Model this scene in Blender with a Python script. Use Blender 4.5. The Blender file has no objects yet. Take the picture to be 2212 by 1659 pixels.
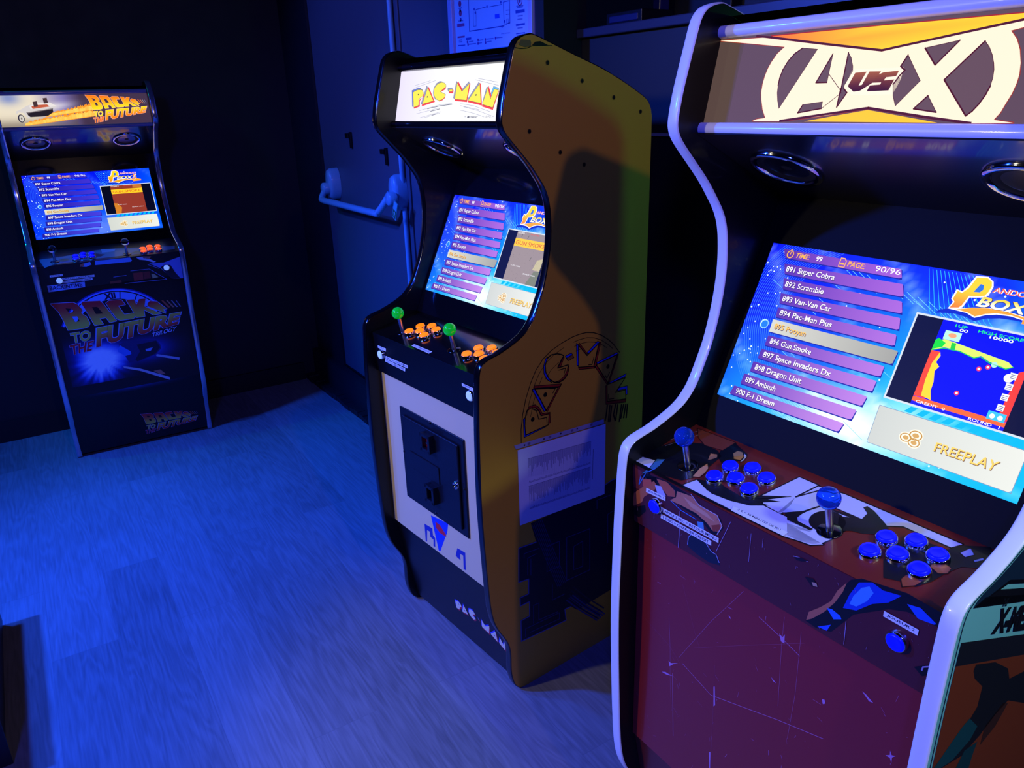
import bpy, bmesh, math, random
from mathutils import Matrix, Vector
from mathutils.geometry import tessellate_polygon
random.seed(7)
scene = bpy.context.scene
COL = scene.collection

# ------------------------------------------------------------------ camera
cam_d = bpy.data.cameras.new('camera')
cam_d.sensor_fit = 'HORIZONTAL'; cam_d.sensor_width = 36.0; cam_d.lens = 26.982
cam_d.clip_start = 0.05; cam_d.clip_end = 60
cam = bpy.data.objects.new('camera', cam_d); COL.objects.link(cam)
right = Vector((0.541347, 0.840315, -0.028533)); up = Vector((-0.275819, 0.209541, 0.938092)); fwd = Vector((-0.794272, 0.499963, -0.345209))
cam.matrix_world = Matrix((( right.x, up.x, -fwd.x, 0.0), (right.y, up.y, -fwd.y, 0.0), (right.z, up.z, -fwd.z, 1.6), (0, 0, 0, 1)))
scene.camera = cam

# ------------------------------------------------------------------ world and colour management
w = bpy.data.worlds.new('world'); scene.world = w; w.use_nodes = True
w.node_tree.nodes['Background'].inputs[0].default_value = (0.02, 0.04, 0.25, 1)
w.node_tree.nodes['Background'].inputs[1].default_value = 0.02
scene.view_settings.view_transform = 'Standard'
scene.view_settings.look = 'None'
scene.view_settings.exposure = 0.0
scene.view_settings.gamma = 1.0
scene.view_settings.use_curve_mapping = False

# ------------------------------------------------------------------ lamps of the room and two added fill lights (room lamps sit at the 2.7 m ceiling or on the walls, out of frame)
def lamp(name, kind, loc, color, power, target=None, size=0.1, angle=None, blend=0.5):
    d = bpy.data.lights.new(name, kind); d.energy = power; d.color = color
    if kind == 'AREA': d.shape = 'DISK'; d.size = size
    else: d.shadow_soft_size = size
    if kind == 'SPOT': d.spot_size = math.radians(angle); d.spot_blend = blend
    o = bpy.data.objects.new(name, d); COL.objects.link(o); o.location = loc
    if target is not None:
        o.rotation_euler = (Vector(target) - Vector(loc)).to_track_quat('-Z', 'Y').to_euler()
    return o
lamp('blue_wash_lamp', 'SPOT', (-3.0, -1.7, 2.62), (0.010, 0.075, 1.0), 920, (-1.7, 0.3, 0.3), 0.09, 96, 0.8)
lamp('blue_floor_lamp', 'SPOT', (-3.35, -0.95, 2.62), (0.008, 0.085, 1.0), 430, (-3.0, -0.35, 0.0), 0.12, 100, 1.0)
lamp('blue_rear_lamp', 'SPOT', (1.0, -0.9, 2.62), (0.03, 0.05, 1.0), 210, (-1.2, 0.8, 0.6), 0.15, 100, 0.9)
lamp('warm_front_lamp', 'SPOT', (-2.1, -2.5, 2.5), (1.0, 0.86, 0.55), 135, (-1.4, 0.8, 0.98), 0.10, 41, 0.5)
lamp('blue_door_fill', 'SPOT', (-2.7, -1.0, 2.62), (0.05, 0.10, 1.0), 230, (-3.55, 1.45, 1.6), 0.08, 44, 0.8)  # added fill, brightens the door leaves and the evacuation plan
lamp('pink_ceiling_lamp', 'SPOT', (1.08, 0.39, 2.66), (1.0, 0.66, 0.55), 24, (-1.5, 1.1, 0.9), 0.04, 120, 0.6)
lamp('pale_side_fill', 'SPOT', (0.9, 0.95, 2.3), (0.70, 1.0, 0.80), 60, (-0.36, 0.95, 0.7), 0.10, 44, 0.6)  # added fill, brightens only the teal side of the right cabinet
lamp('green_wall_lamp', 'SPOT', (-0.22, 1.53, 1.66), (0.10, 1.0, 0.16), 5.0, (-1.6, 1.33, 1.15), 0.035, 80, 0.6)
lamp('green_corner_lamp', 'SPOT', (-4.2, -0.9, 2.6), (0.0, 1.0, 0.62), 17, (-4.1, 1.0, 0.0), 0.06, 62, 1.0)

# ------------------------------------------------------------------ helpers
def lin(c):
    r = []
    for v in c[:3]:
        v = max(0.0, v) / 255.0
        r.append(v / 12.92 if v <= 0.04045 else ((v + 0.055) / 1.055) ** 2.4)
    return tuple(r)
def mix(a, b, t):
    t = max(0.0, min(1.0, t)); return tuple(x + (y - x) * t for x, y in zip(a, b))
MATS = {}
def mat(name, color=(128, 128, 128), rough=0.5, metal=0.0, emis=None, strength=0.0, coat=0.0, attr=False, spec=0.5, trans=0.0, ior=1.45, noise=None):
    if name in MATS: return MATS[name]
    m = bpy.data.materials.new(name); m.use_nodes = True
    nt = m.node_tree; b = nt.nodes['Principled BSDF']
    b.inputs['Base Color'].default_value = (*lin(color), 1)
    b.inputs['Roughness'].default_value = rough; b.inputs['Metallic'].default_value = metal
    b.inputs['Coat Weight'].default_value = coat; b.inputs['Coat Roughness'].default_value = 0.08
    b.inputs['Specular IOR Level'].default_value = spec
    b.inputs['Transmission Weight'].default_value = trans; b.inputs['IOR'].default_value = ior
    if attr:
        a = nt.nodes.new('ShaderNodeAttribute'); a.attribute_name = 'Col'
        if emis == 'attr':
            nt.links.new(a.outputs['Color'], b.inputs['Emission Color']); b.inputs['Emission Strength'].default_value = strength
            b.inputs['Base Color'].default_value = (0.02, 0.02, 0.02, 1)
        else: nt.links.new(a.outputs['Color'], b.inputs['Base Color'])
    elif emis is not None:
        b.inputs['Emission Color'].default_value = (*lin(emis), 1); b.inputs['Emission Strength'].default_value = strength
    if noise:
        scale, amt, bump = noise
        tc = nt.nodes.new('ShaderNodeTexCoord'); n = nt.nodes.new('ShaderNodeTexNoise'); n.inputs['Scale'].default_value = scale; n.inputs['Detail'].default_value = 6
        nt.links.new(tc.outputs['Object'], n.inputs['Vector'])
        mr = nt.nodes.new('ShaderNodeMapRange'); mr.inputs['To Min'].default_value = rough - amt; mr.inputs['To Max'].default_value = rough + amt
        nt.links.new(n.outputs['Fac'], mr.inputs['Value']); nt.links.new(mr.outputs['Result'], b.inputs['Roughness'])
        if bump:
            bp = nt.nodes.new('ShaderNodeBump'); bp.inputs['Strength'].default_value = bump; bp.inputs['Distance'].default_value = 0.002
            nt.links.new(n.outputs['Fac'], bp.inputs['Height']); nt.links.new(bp.outputs['Normal'], b.inputs['Normal'])
    MATS[name] = m; return m
M_BLACK = mat('black_laminate', (8, 8, 11), 0.36, coat=0.1, spec=0.35, noise=(30, 0.06, 0.0))
M_GLOSS = mat('black_acrylic', (6, 6, 9), 0.16, coat=0.6)
M_MATT = mat('matt_black_board', (5, 5, 8), 0.6, spec=0.12)
M_SPK = mat('satin_black_board', (8, 8, 14), 0.3, coat=0.8, spec=0.8)
M_CHROME = mat('chrome', (225, 225, 230), 0.08, 1.0)
M_STEEL = mat('brushed_steel', (200, 200, 205), 0.28, 1.0)
M_PRINT = mat('printed_vinyl', rough=0.38, attr=True, coat=0.15)
M_PAPER = mat('printed_paper', rough=0.6, attr=True)
M_SCREEN = mat('lcd_screen', rough=0.5, attr=True, emis='attr', strength=1.25, spec=0.08)
M_MARQ = mat('backlit_marquee', rough=0.55, attr=True, emis='attr', strength=1.15, spec=0.06)
M_WHITE = mat('white_edge_plastic', (240, 240, 240), 0.35, coat=0.2)
M_BEDGE = mat('black_edge_plastic', (8, 8, 12), 0.18, coat=0.6)
M_CEDGE = mat('chrome_edge_plastic', (190, 195, 215), 0.16, 0.85)

def link(o, parent=None):
    COL.objects.link(o)
    if parent is not None: o.parent = parent
    return o
def empty(name, loc, rz, label, cat, group=None):
    o = bpy.data.objects.new(name, None); o.empty_display_size = 0.1
    o.location = loc; o.rotation_euler = (0, 0, rz); o['label'] = label; o['category'] = cat
    if group: o['group'] = group
    return link(o)
def tag(o, label, cat, group=None):
    o['label'] = label; o['category'] = cat
    if group: o['group'] = group
    return o
class MB:
    """collects polygons with a material and optional colours into one mesh"""
    def __init__(s): s.v = []; s.f = []; s.m = []; s.c = []; s.mats = []; s.sm = []
    def mi(s, m):
        if m not in s.mats: s.mats.append(m)
        return s.mats.index(m)
    def face(s, pts, m, cols=None, smooth=False):
        i = len(s.v); s.v += [tuple(p) for p in pts]; s.f.append(tuple(range(i, i + len(pts)))); s.m.append(s.mi(m)); s.sm.append(smooth)
        s.c.append(cols if cols else [(0.8, 0.8, 0.8)] * len(pts))
    def grid(s, rows, m, closed=False, smooth=True):
        i = len(s.v); n = len(rows[0])
        for r in rows: s.v += [tuple(p) for p in r]
        k = s.mi(m)
        for a in range(len(rows) - 1):
            for b in range(n if closed else n - 1):
                c = (b + 1) % n
                s.f.append((i + a * n + b, i + a * n + c, i + (a + 1) * n + c, i + (a + 1) * n + b)); s.m.append(k); s.sm.append(smooth); s.c.append([(0.8, 0.8, 0.8)] * 4)
    def box(s, x0, x1, y0, y1, z0, z1, m, T=None):
        P = [Vector((x, y, z)) for x in (x0, x1) for y in (y0, y1) for z in (z0, z1)]
        if T: P = [T(p) for p in P]
        for q in ((0, 1, 3, 2), (4, 6, 7, 5), (0, 4, 5, 1), (2, 3, 7, 6), (0, 2, 6, 4), (1, 5, 7, 3)): s.face([P[k] for k in q], m)
    def lathe(s, prof, c, ax, m, n=24, smooth=True):
        """prof: (r, h) list about axis ax through c"""
        ax = Vector(ax).normalized(); e = ax.orthogonal().normalized(); g = ax.cross(e); c = Vector(c)
        rows = [[c + ax * h + (e * math.cos(2 * math.pi * k / n) + g * math.sin(2 * math.pi * k / n)) * r for k in range(n)] for r, h in prof]
        s.grid(rows, m, True, smooth)
    def tube(s, path, r, m, n=12, cap=True):
        path = [Vector(p) for p in path]; rows = []
        e = None
        for i, p in enumerate(path):
            d = (path[min(i + 1, len(path) - 1)] - path[max(i - 1, 0)]).normalized()
            if e is None: e = d.orthogonal().normalized()
            e = (e - d * e.dot(d)).normalized(); g = d.cross(e)
            rr = r[i] if isinstance(r, (list, tuple)) else r
            rows.append([p + (e * math.cos(2 * math.pi * k / n) + g * math.sin(2 * math.pi * k / n)) * rr for k in range(n)])
        s.grid(rows, m, True)
        if cap: s.face(rows[0][::-1], m); s.face(rows[-1], m)
    def build(s, name, parent=None, bevel=0.0, segs=2, merge=False):
        me = bpy.data.meshes.new(name); me.from_pydata(s.v, [], s.f); 
        for m in s.mats: me.materials.append(m)
        me.polygons.foreach_set('material_index', s.m); me.polygons.foreach_set('use_smooth', s.sm)
        ca = me.color_attributes.new('Col', 'FLOAT_COLOR', 'CORNER'); flat = []
        for c in s.c:
            for q in c: flat += [q[0], q[1], q[2], 1.0]
        ca.data.foreach_set('color', flat)
        if merge or bevel:
            bm = bmesh.new(); bm.from_mesh(me); bmesh.ops.remove_doubles(bm, verts=bm.verts, dist=1e-5); bmesh.ops.recalc_face_normals(bm, faces=bm.faces); bm.to_mesh(me); bm.free()
        me.update()
        o = bpy.data.objects.new(name, me); link(o, parent)
        if bevel:
            b = o.modifiers.new('bevel', 'BEVEL'); b.width = bevel; b.segments = segs; b.limit_method = 'ANGLE'; b.angle_limit = math.radians(40)
        return o

# glyph outlines as triangles from Blender's built-in font
_T = {}
def glyphs(s, bold=0.0, space=1.0):
    k = (s, bold, space)
    if k in _T: return _T[k]
    cu = bpy.data.curves.new('t', 'FONT'); cu.body = s; cu.offset = bold; cu.resolution_u = 3; cu.space_character = space
    ob = bpy.data.objects.new('t', cu); me = bpy.data.meshes.new_from_object(ob)
    me.calc_loop_triangles()
    V = [(v.co.x, v.co.y) for v in me.vertices]
    tr = [[V[i] for i in t.vertices] for t in me.loop_triangles]
    xs = [p[0] for t in tr for p in t]; x0, x1 = min(xs), max(xs)
    H = 0.729
    ys = [p[1] for t in tr for p in t]
    if s.upper() == s and not any(c in s for c in ',;()'): y0, y1 = min(ys), max(ys)
    else: y0, y1 = 0.0, max(ys)
    if y1 - y0 < 0.3: y0, y1 = 0.0, H
    out = [[((p[0] - x0) / (x1 - x0), (p[1] - y0) / (y1 - y0)) for p in t] for t in tr]
    bpy.data.objects.remove(ob); bpy.data.curves.remove(cu); bpy.data.meshes.remove(me)
    _T[k] = (out, (x1 - x0) / (y1 - y0)); return _T[k]

class Art:
    """flat printed or lit picture: coloured triangles in metres on a panel; layers lie 0.1 mm apart"""
    def __init__(s, step=0.00012): s.t = []; s.step = step; s.tf = None
    def _c(s, col, p): return col(p) if callable(col) else lin(col)
    def tri(s, P, col, L):
        Q = [s.tf(p) for p in P] if s.tf else P
        s.t.append((Q, [s._c(col, p) for p in P], L))
    def poly(s, pts, col, L=1, holes=()):
        allp = list(pts)
        for h in holes: allp += list(h)
        loops = [[Vector((p[0], p[1], 0)) for p in pts]] + [[Vector((p[0], p[1], 0)) for p in h] for h in holes]
        for a, b, c in tessellate_polygon(loops): s.tri([allp[a], allp[b], allp[c]], col, L)
    def rect(s, u0, v0, u1, v1, col, L=1): s.poly([(u0, v0), (u1, v0), (u1, v1), (u0, v1)], col, L)
    def line(s, pts, wd, col, L=1, closed=False):
        pts = list(pts) + ([pts[0]] if closed else [])
        for a, b in zip(pts[:-1], pts[1:]):
            dx, dy = b[0] - a[0], b[1] - a[1]; l = math.hypot(dx, dy)
            if l < 1e-6: continue
            nx, ny = -dy / l * wd / 2, dx / l * wd / 2; ex, ey = dx / l * wd * 0.3, dy / l * wd * 0.3
            s.poly([(a[0] - ex + nx, a[1] - ey + ny), (a[0] - ex - nx, a[1] - ey - ny), (b[0] + ex - nx, b[1] + ey - ny), (b[0] + ex + nx, b[1] + ey + ny)], col, L)
    def outline(s, pts, wd, col, L=1): s.line(pts, wd, col, L, True)
    def disc(s, c, r, col, L=1, ry=None, n=24, a0=0, a1=360):
        ry = ry or r
        P = [(c[0] + r * math.cos(math.radians(a0 + (a1 - a0) * k / n)), c[1] + ry * math.sin(math.radians(a0 + (a1 - a0) * k / n))) for k in range(n + 1)]
        for a, b in zip(P[:-1], P[1:]): s.tri([c, a, b], col, L)
    def ring(s, c, r0, r1, col, L=1, a0=0, a1=360, n=40, e=1.0):
        q = lambda r, a: (c[0] + r * math.cos(math.radians(a)), c[1] + e * r * math.sin(math.radians(a)))
        for k in range(n):
            a, b = a0 + (a1 - a0) * k / n, a0 + (a1 - a0) * (k + 1) / n
            s.tri([q(r0, a), q(r1, a), q(r1, b)], col, L); s.tri([q(r0, a), q(r1, b), q(r0, b)], col, L)
    def field(s, u0, v0, u1, v1, nx, ny, fn, L=0):
        for i in range(nx):
            for j in range(ny):
                a, b = u0 + (u1 - u0) * i / nx, u0 + (u1 - u0) * (i + 1) / nx
                c, d = v0 + (v1 - v0) * j / ny, v0 + (v1 - v0) * (j + 1) / ny
                s.tri([(a, c), (b, c), (b, d)], fn, L); s.tri([(a, c), (b, d), (a, d)], fn, L)
    def quadtext(s, txt, q, col, L=2, bold=0.0, space=1.0):
        """text stretched into the four corners bottom-left, bottom-right, top-right, top-left"""
        tr, _ = glyphs(txt, bold, space)
        def f(p):
            x, y = p
            return tuple((1 - x) * (1 - y) * q[0][k] + x * (1 - y) * q[1][k] + x * y * q[2][k] + (1 - x) * y * q[3][k] for k in (0, 1))
        for t in tr: s.tri([f(p) for p in t], col, L)
    def text(s, txt, u, v, h, col, L=2, bold=0.0, wid=None, shear=0.0, center=False, xs=1.0):
        tr, asp = glyphs(txt, bold); wd = wid or h * asp * xs
        if center: u -= wd / 2
        s.quadtext(txt, [(u, v), (u + wd, v), (u + wd + shear * h, v + h), (u + shear * h, v + h)], col, L, bold)
    def put(s, mb, F, m, off=0.0004):
        for P, C, L in s.t:
            Q = [F(p[0], p[1], off + s.step * L) for p in P]
            ar = (P[1][0] - P[0][0]) * (P[2][1] - P[0][1]) - (P[1][1] - P[0][1]) * (P[2][0] - P[0][0])
            if ar < 0: Q = Q[::-1]; C = C[::-1]
            mb.face(Q, m, C)
def frame(O, V, U=(1, 0, 0)):
    O = Vector(O); U = Vector(U).normalized(); V = Vector(V).normalized(); N = U.cross(V)
    return lambda u, v, n=0.0: O + U * u + V * v + N * n
def fit_affine(src, dst):
    """least squares affine map taking src points to dst points"""
    A = [[0.0] * 3 for _ in range(3)]; bx = [0.0] * 3; by = [0.0] * 3
    for (x, y), (X, Y) in zip(src, dst):
        r = (x, y, 1.0)
        for i in range(3):
            bx[i] += r[i] * X; by[i] += r[i] * Y
            for j in range(3): A[i][j] += r[i] * r[j]
    Mi = Matrix(A).inverted(); cx = Mi @ Vector(bx); cy = Mi @ Vector(by)
    return lambda p: (cx[0] * p[0] + cx[1] * p[1] + cx[2], cy[0] * p[0] + cy[1] * p[1] + cy[2])

# ------------------------------------------------------------------ arcade cabinet: side outline (depth, height), front first
PROFILE = [(0.03,0.0),(0.008,0.004),(-0.008,0.02),(-0.018,0.045),(-0.0235,0.08),(-0.0235,0.135),(-0.029,0.172),(-0.043,0.204),(-0.061,0.236),(-0.076,0.274),(-0.085,0.325),(-0.090,0.395),(-0.094,0.475),(-0.0975,0.56),(-0.0995,0.66),(-0.098,0.76),(-0.0955,0.86),(-0.092,0.93),(-0.0895,0.968),(-0.087,0.99),(-0.081,1.006),(-0.068,1.016),(-0.048,1.022),(-0.026,1.027),(0.006,1.038),(0.034,1.050),(0.058,1.065),(0.081,1.091),(0.101,1.13),(0.117,1.167),(0.130,1.212),(0.139,1.257),(0.1435,1.306),(0.141,1.354),(0.134,1.386),(0.122,1.411),(0.103,1.437),(0.082,1.463),(0.053,1.493),(0.027,1.519),(0.012,1.536),(0.005,1.55),(0.004,1.566),(0.011,1.603),(0.021,1.638),(0.031,1.671),(0.041,1.703),(0.049,1.719),(0.063,1.7305),(0.088,1.7365),(0.104,1.734),(0.14,1.7225),(0.216,1.697),(0.3105,1.666),(0.3865,1.635),(0.445,1.607),(0.4676,1.5935),(0.479,1.579),(0.485,1.56),(0.487,1.5),(0.487,1.0),(0.487,0.5),(0.487,0.0)]
PROFILE_BT = [(0.03,0.0),(0.0,0.004),(-0.004,0.03),(-0.010,0.10),(-0.018,0.15),(-0.040,0.205),(-0.066,0.265),(-0.078,0.34),(-0.086,0.45),(-0.086,0.56),(-0.086,0.67),(-0.098,0.79),(-0.109,0.88),(-0.112,0.93),(-0.111,0.968),(-0.104,0.989),(-0.084,1.001),(-0.055,1.008),(-0.02,1.018),(0.02,1.032),(0.052,1.048),(0.080,1.085),(0.101,1.12),(0.118,1.15),(0.137,1.20),(0.152,1.255),(0.158,1.31),(0.157,1.36),(0.151,1.395),(0.138,1.426),(0.108,1.458),(0.07,1.492),(0.03,1.525),(0.0,1.541),(-0.022,1.557),(-0.033,1.572),(-0.037,1.59),(-0.033,1.625),(-0.024,1.665),(-0.004,1.70),(0.012,1.722),(0.03,1.733),(0.05,1.737),(0.104,1.734),(0.14,1.7225),(0.216,1.697),(0.3105,1.666),(0.3865,1.635),(0.445,1.607),(0.4676,1.5935),(0.479,1.579),(0.485,1.56),(0.487,1.5),(0.487,1.0),(0.487,0.5),(0.487,0.0)]
def smooth_open(P, n=3):
    out = []
    for i in range(len(P) - 1):
        p0, p1, p2, p3 = P[max(i - 1, 0)], P[i], P[i + 1], P[min(i + 2, len(P) - 1)]
        for k in range(n):
            t = k / n
            out.append(tuple(0.5 * (2 * b + (c - a) * t + (2 * a - 5 * b + 4 * c - d) * t * t + (3 * b - a - 3 * c + d) * t ** 3) for a, b, c, d in zip(p0, p1, p2, p3)))
    out.append(P[-1]); return out
def at_z(P, z, lo=0, hi=None):
    """front depth of the outline at height z"""
    hi = hi or len(P)
    for a, b in zip(P[lo:hi - 1], P[lo + 1:hi]):
        if min(a[1], b[1]) <= z <= max(a[1], b[1]) and abs(b[1] - a[1]) > 1e-6:
            return a[0] + (b[0] - a[0]) * (z - a[1]) / (b[1] - a[1])
TH = 0.022
def side_panel(root, w, sgn, prof, m_out, art=None, m_art=None):
    P = smooth_open(prof)
    P = [(y + 0.0, z) for y, z in P]
    xo, xi = sgn * w / 2, sgn * (w / 2 - TH)
    mb = MB(); loop = [Vector((y, z, 0)) for y, z in P]
    for a, b, c in tessellate_polygon([loop]):
        T = [P[a], P[b], P[c]]
        ar = (T[1][0] - T[0][0]) * (T[2][1] - T[0][1]) - (T[1][1] - T[0][1]) * (T[2][0] - T[0][0])
        if (ar < 0) == (sgn > 0): T = T[::-1]
        mb.face([(xo, y, z) for y, z in T], m_out); mb.face([(xi, y, z) for y, z in T[::-1]], M_BLACK)
    n = len(P)
    for i in range(n):
        a, b = P[i], P[(i + 1) % n]; q = [(xi, *a), (xo, *a), (xo, *b), (xi, *b)]
        mb.face(q, M_BLACK)
    if art:
        F = frame((xo, 0, 0), (0, 0, 1), (0, 1, 0)); art.put(mb, F, m_art)
    return mb.build('side_panel', root)
def edge_trim(root, w, sgn, prof, m, bulge=0.003, gap=None, last=None):
    """rounded edge strip running along the front and top of one side"""
    P = smooth_open(prof[:last or len(prof) - 5], 4); rows = []
    xc = sgn * (w / 2 - TH / 2); nn = 9
    for i, p in enumerate(P):
        a, b = P[max(i - 1, 0)], P[min(i + 1, len(P) - 1)]
        dy, dz = b[0] - a[0], b[1] - a[1]; l = math.hypot(dy, dz) or 1; ny, nz = -dz / l, dy / l
        row = []
        for k in range(nn):
            t = math.pi * k / (nn - 1); x = math.cos(t); h = math.sin(t) ** 0.6 * bulge + 0.0004
            row.append((xc + x * (TH / 2 + 0.0006) * sgn, p[0] + ny * h, p[1] + nz * h))
        rows.append(row)
    mb = MB(); mb.grid(rows, m); return mb.build('edge_trim', root)
def plate(name, root, F, u0, u1, v0, v1, th, m, art=None, m_art=None, bevel=0.001, holes=None):
    """board lying behind the plane of frame F, with its picture on the front"""
    mb = MB(); mb.box(u0, u1, v0, v1, -th, 0.0, m, lambda p: F(p.x, p.y, p.z))
    if art: art.put(mb, F, m_art)
    return mb.build(name, root)
PLANES = {
 'AV': dict(marq=((.063,1.561),(.092,1.682)), spk=((.05,1.54),(.9336,1.0717)), scr=((.086,1.009),(.5086,1.9153)), deck=((-.074,.974),(.086,1.009)), apron=((-.067,.853),(-.074,.974)), door=((-.053,.335),(-.054,.84)), kick=((.012,.0),(-.05,.345))),
 'BT': dict(marq=((.02,1.561),(.035,1.682)), spk=((.01,1.54),(.8936,1.0717)), scr=((.086,1.009),(.5086,1.9153)), deck=((-.095,.968),(.086,1.009)), apron=((-.085,.853),(-.095,.968)), door=((-.075,.335),(-.075,.84)), kick=((.0,.0),(-.07,.345)))}
def pframe(kind, k):
    (y0, z0), (y1, z1) = PLANES[kind][k]; return frame((0, y0, z0), (0, y1 - y0, z1 - z0))
def dist2(a, b): return math.hypot(a[0] - b[0], a[1] - b[1])

def button(root, F, u, v, cap, ringm, r=0.0165, name='arcade_button', h=0.0105, label=None):
    mb = MB(); c = F(u, v, 0); ax = (F(u, v, 1) - c)
    mb.lathe([(r * 1.0, -0.002), (r * 1.0, 0.0015), (r * 0.97, 0.0035), (r * 0.93, 0.0075), (r * 0.86, 0.0085), (r * 0.80, 0.0075), (r * 0.80, 0.002)], c, ax, ringm, 28)
    o = mb.build(name, root)
    m2 = MB(); m2.lathe([(r * 0.775, 0.002), (r * 0.775, h), (r * 0.72, h + 0.0016), (r * 0.5, h + 0.0011), (0.0001, h + 0.0009)], c, ax, cap, 28)
    m2.build('button_cap', o); return o
def joystick(root, F, u, v, ballm, tilt=(0, 0), shaft_m=None):
    c = F(u, v, 0); ax = (F(u, v, 1) - c).normalized()
    d = (ax + (F(u + 1, v) - c) * tilt[0] + (F(u, v + 1) - c) * tilt[1]).normalized()
    mb = MB(); mb.tube([c - d * 0.01, c + d * 0.047], 0.0058, shaft_m or M_STEEL, 16)
    o = mb.build('joystick', root)
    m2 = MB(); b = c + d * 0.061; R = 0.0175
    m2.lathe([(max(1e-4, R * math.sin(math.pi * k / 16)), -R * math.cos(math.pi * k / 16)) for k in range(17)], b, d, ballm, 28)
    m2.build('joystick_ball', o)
    m3 = MB(); m3.lathe([(0.0001, 0.0022), (0.017, 0.0022), (0.0185, 0.0014), (0.019, 0.0)], c, ax, M_GLOSS, 28)
    m3.build('dust_washer', o); return o
def speaker(root, F, u, v, r=0.0626):
    c = F(u, v, 0); ax = F(u, v, 1) - c
    mb = MB(); mb.lathe([(r, 0.0003), (r, 0.003), (r * 0.97, 0.0062), (r * 0.88, 0.0068), (r * 0.80, 0.005), (r * 0.77, 0.0015), (r * 0.77, 0.0003)], c, ax, M_CHROME, 48)
    o = mb.build('speaker_ring', root)
    m2 = MB(); m2.lathe([(r * 0.77, 0.002), (r * 0.74, 0.0032), (r * 0.66, 0.0012), (r * 0.36, -0.006), (r * 0.32, -0.006), (r * 0.24, -0.002), (r * 0.12, 0.0005), (0.0001, 0.0012)], c, ax, mat('speaker_cone', (10, 10, 12), 0.75), 40)
    m2.build('speaker_cone', o)
BTN = [(-.1362,.0912),(-.1035,.1096),(-.1375,.053),(-.1065,.0705),(-.068,.1014),(-.0705,.0611)]
def cabinet(kind, name, loc, rz, w, label, opts):
    root = empty(name, loc, rz, label, 'arcade machine'); prof = PROFILE_BT if opts['bt'] else PROFILE; K = 'BT' if opts['bt'] else 'AV'
    iw = w / 2 - TH - 0.0006
    for s in (-1, 1):
        side_panel(root, w, s, prof, opts['side'] if s > 0 else M_BLACK, opts.get('side_art') if s > 0 else None, M_PRINT)
        edge_trim(root, w, s, prof, opts['edge'])
    # backlit top sign
    F = pframe(K, 'marq'); a, b = PLANES[K]['marq']; hm = dist2(a, b)
    plate('marquee_sign', root, F, -iw, iw, -0.004, hm + 0.004, 0.006, M_GLOSS, opts['marq'], M_MARQ)
    for vv, hh, po, nm in ((-0.0225, 0.0195, 0.012, 'lower_marquee_trim'), (hm + 0.003, 0.019, 0.012, 'upper_marquee_trim')):
        mb = MB(); rows = []
        for k in range(9):
            t = math.pi * k / 8; rows.append([F(x, vv + hh / 2 - math.cos(t) * hh / 2, po * math.sin(t) ** 0.5) for x in (-iw, iw)])
        mb.grid(rows, opts['trim']); mb.face([r[0] for r in rows], opts['trim']); mb.face([r[1] for r in rows][::-1], opts['trim'])
        mb.box(-iw, iw, vv, vv + hh, -0.012, 0.0005, M_BLACK, lambda p: F(p.x, p.y, p.z))
        mb.build('marquee_trim', root)
    # sloping speaker board, screen bezel
    Fs = pframe(K, 'spk'); Fc = pframe(K, 'scr'); lb = 0.456 if not opts['bt'] else 0.44
    ptop = Fc(0, lb, 0); sl = (ptop - Fs(0, 0, 0)).length
    Fs = frame(Fs(0, 0, 0), ptop - Fs(0, 0, 0))
    Fs2 = lambda u, v, n=0.0: Fs(u, v, -n)       # normal pointing down and out to the player
    plate('speaker_board', root, Fs2, -iw, iw, -0.002, sl, 0.012, opts.get('spk_m', M_SPK))
    for sx in (-1, 1): speaker(root, Fs2, sx * 0.1876, 0.1228)
    ks = opts.get('kscr', 1.0); v0 = 0.0685 * opts.get('vscr', 1.0); uo = 0.2640 * ks; hs = 0.2985 * ks
    mb = MB(); T = lambda p: Fc(p.x, p.y, p.z); MZ = opts.get('bezel', M_GLOSS)
    mb.box(-iw, iw, 0.0, v0, -0.012, 0, MZ, T); mb.box(-iw, iw, v0 + hs, lb, -0.012, 0, MZ, T)
    mb.box(-iw, -uo, v0, v0 + hs, -0.012, 0, MZ, T); mb.box(uo, iw, v0, v0 + hs, -0.012, 0, MZ, T)
    mb.build('screen_bezel', root)
    mb = MB(); mb.box(-uo, uo, v0, v0 + hs, -0.02, -0.002, M_GLOSS, T); opts['screen'].put(mb, Fc, M_SCREEN, off=-0.0018); mb.build('screen', root)
    # control deck
    Fd = pframe(K, 'deck'); a, b = PLANES[K]['deck']; hd = dist2(a, b)
    plate('control_deck', root, Fd, -iw, iw, 0.0, hd + 0.002, 0.016, opts['deck_m'], opts.get('deck_art'), M_PRINT)
    dv = opts.get('dv', 0.0); vs = opts.get('vsq', 1.0)
    for s, capm in ((0, opts['cap1']), (0.286, opts['cap2'])):
        for u, v in BTN: button(root, Fd, u + s, v * vs + dv, capm, M_CHROME)
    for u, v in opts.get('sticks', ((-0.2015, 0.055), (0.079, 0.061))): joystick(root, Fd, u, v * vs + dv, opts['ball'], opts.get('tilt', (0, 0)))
    Fa = pframe(K, 'apron'); a, b = PLANES[K]['apron']; ha = dist2(a, b)
    plate('apron_panel', root, Fa, -iw, iw, 0.0, ha - 0.0005, 0.014, opts['apron_m'], opts.get('apron_art'), M_PRINT)
    for u in (-0.222, 0.2315): button(root, Fa, u, 0.062 if not opts['bt'] else .045, opts['start'], M_CHROME, 0.0155, 'start_button', 0.009)
    for q, lines in opts.get('stickers', []): sticker(root, {'a': Fa, 'd': Fd}[q], lines)
    # front door board, kick board, carcass
    Fo = pframe(K, 'door'); a, b = PLANES[K]['door']; ho = dist2(a, b)
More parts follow.
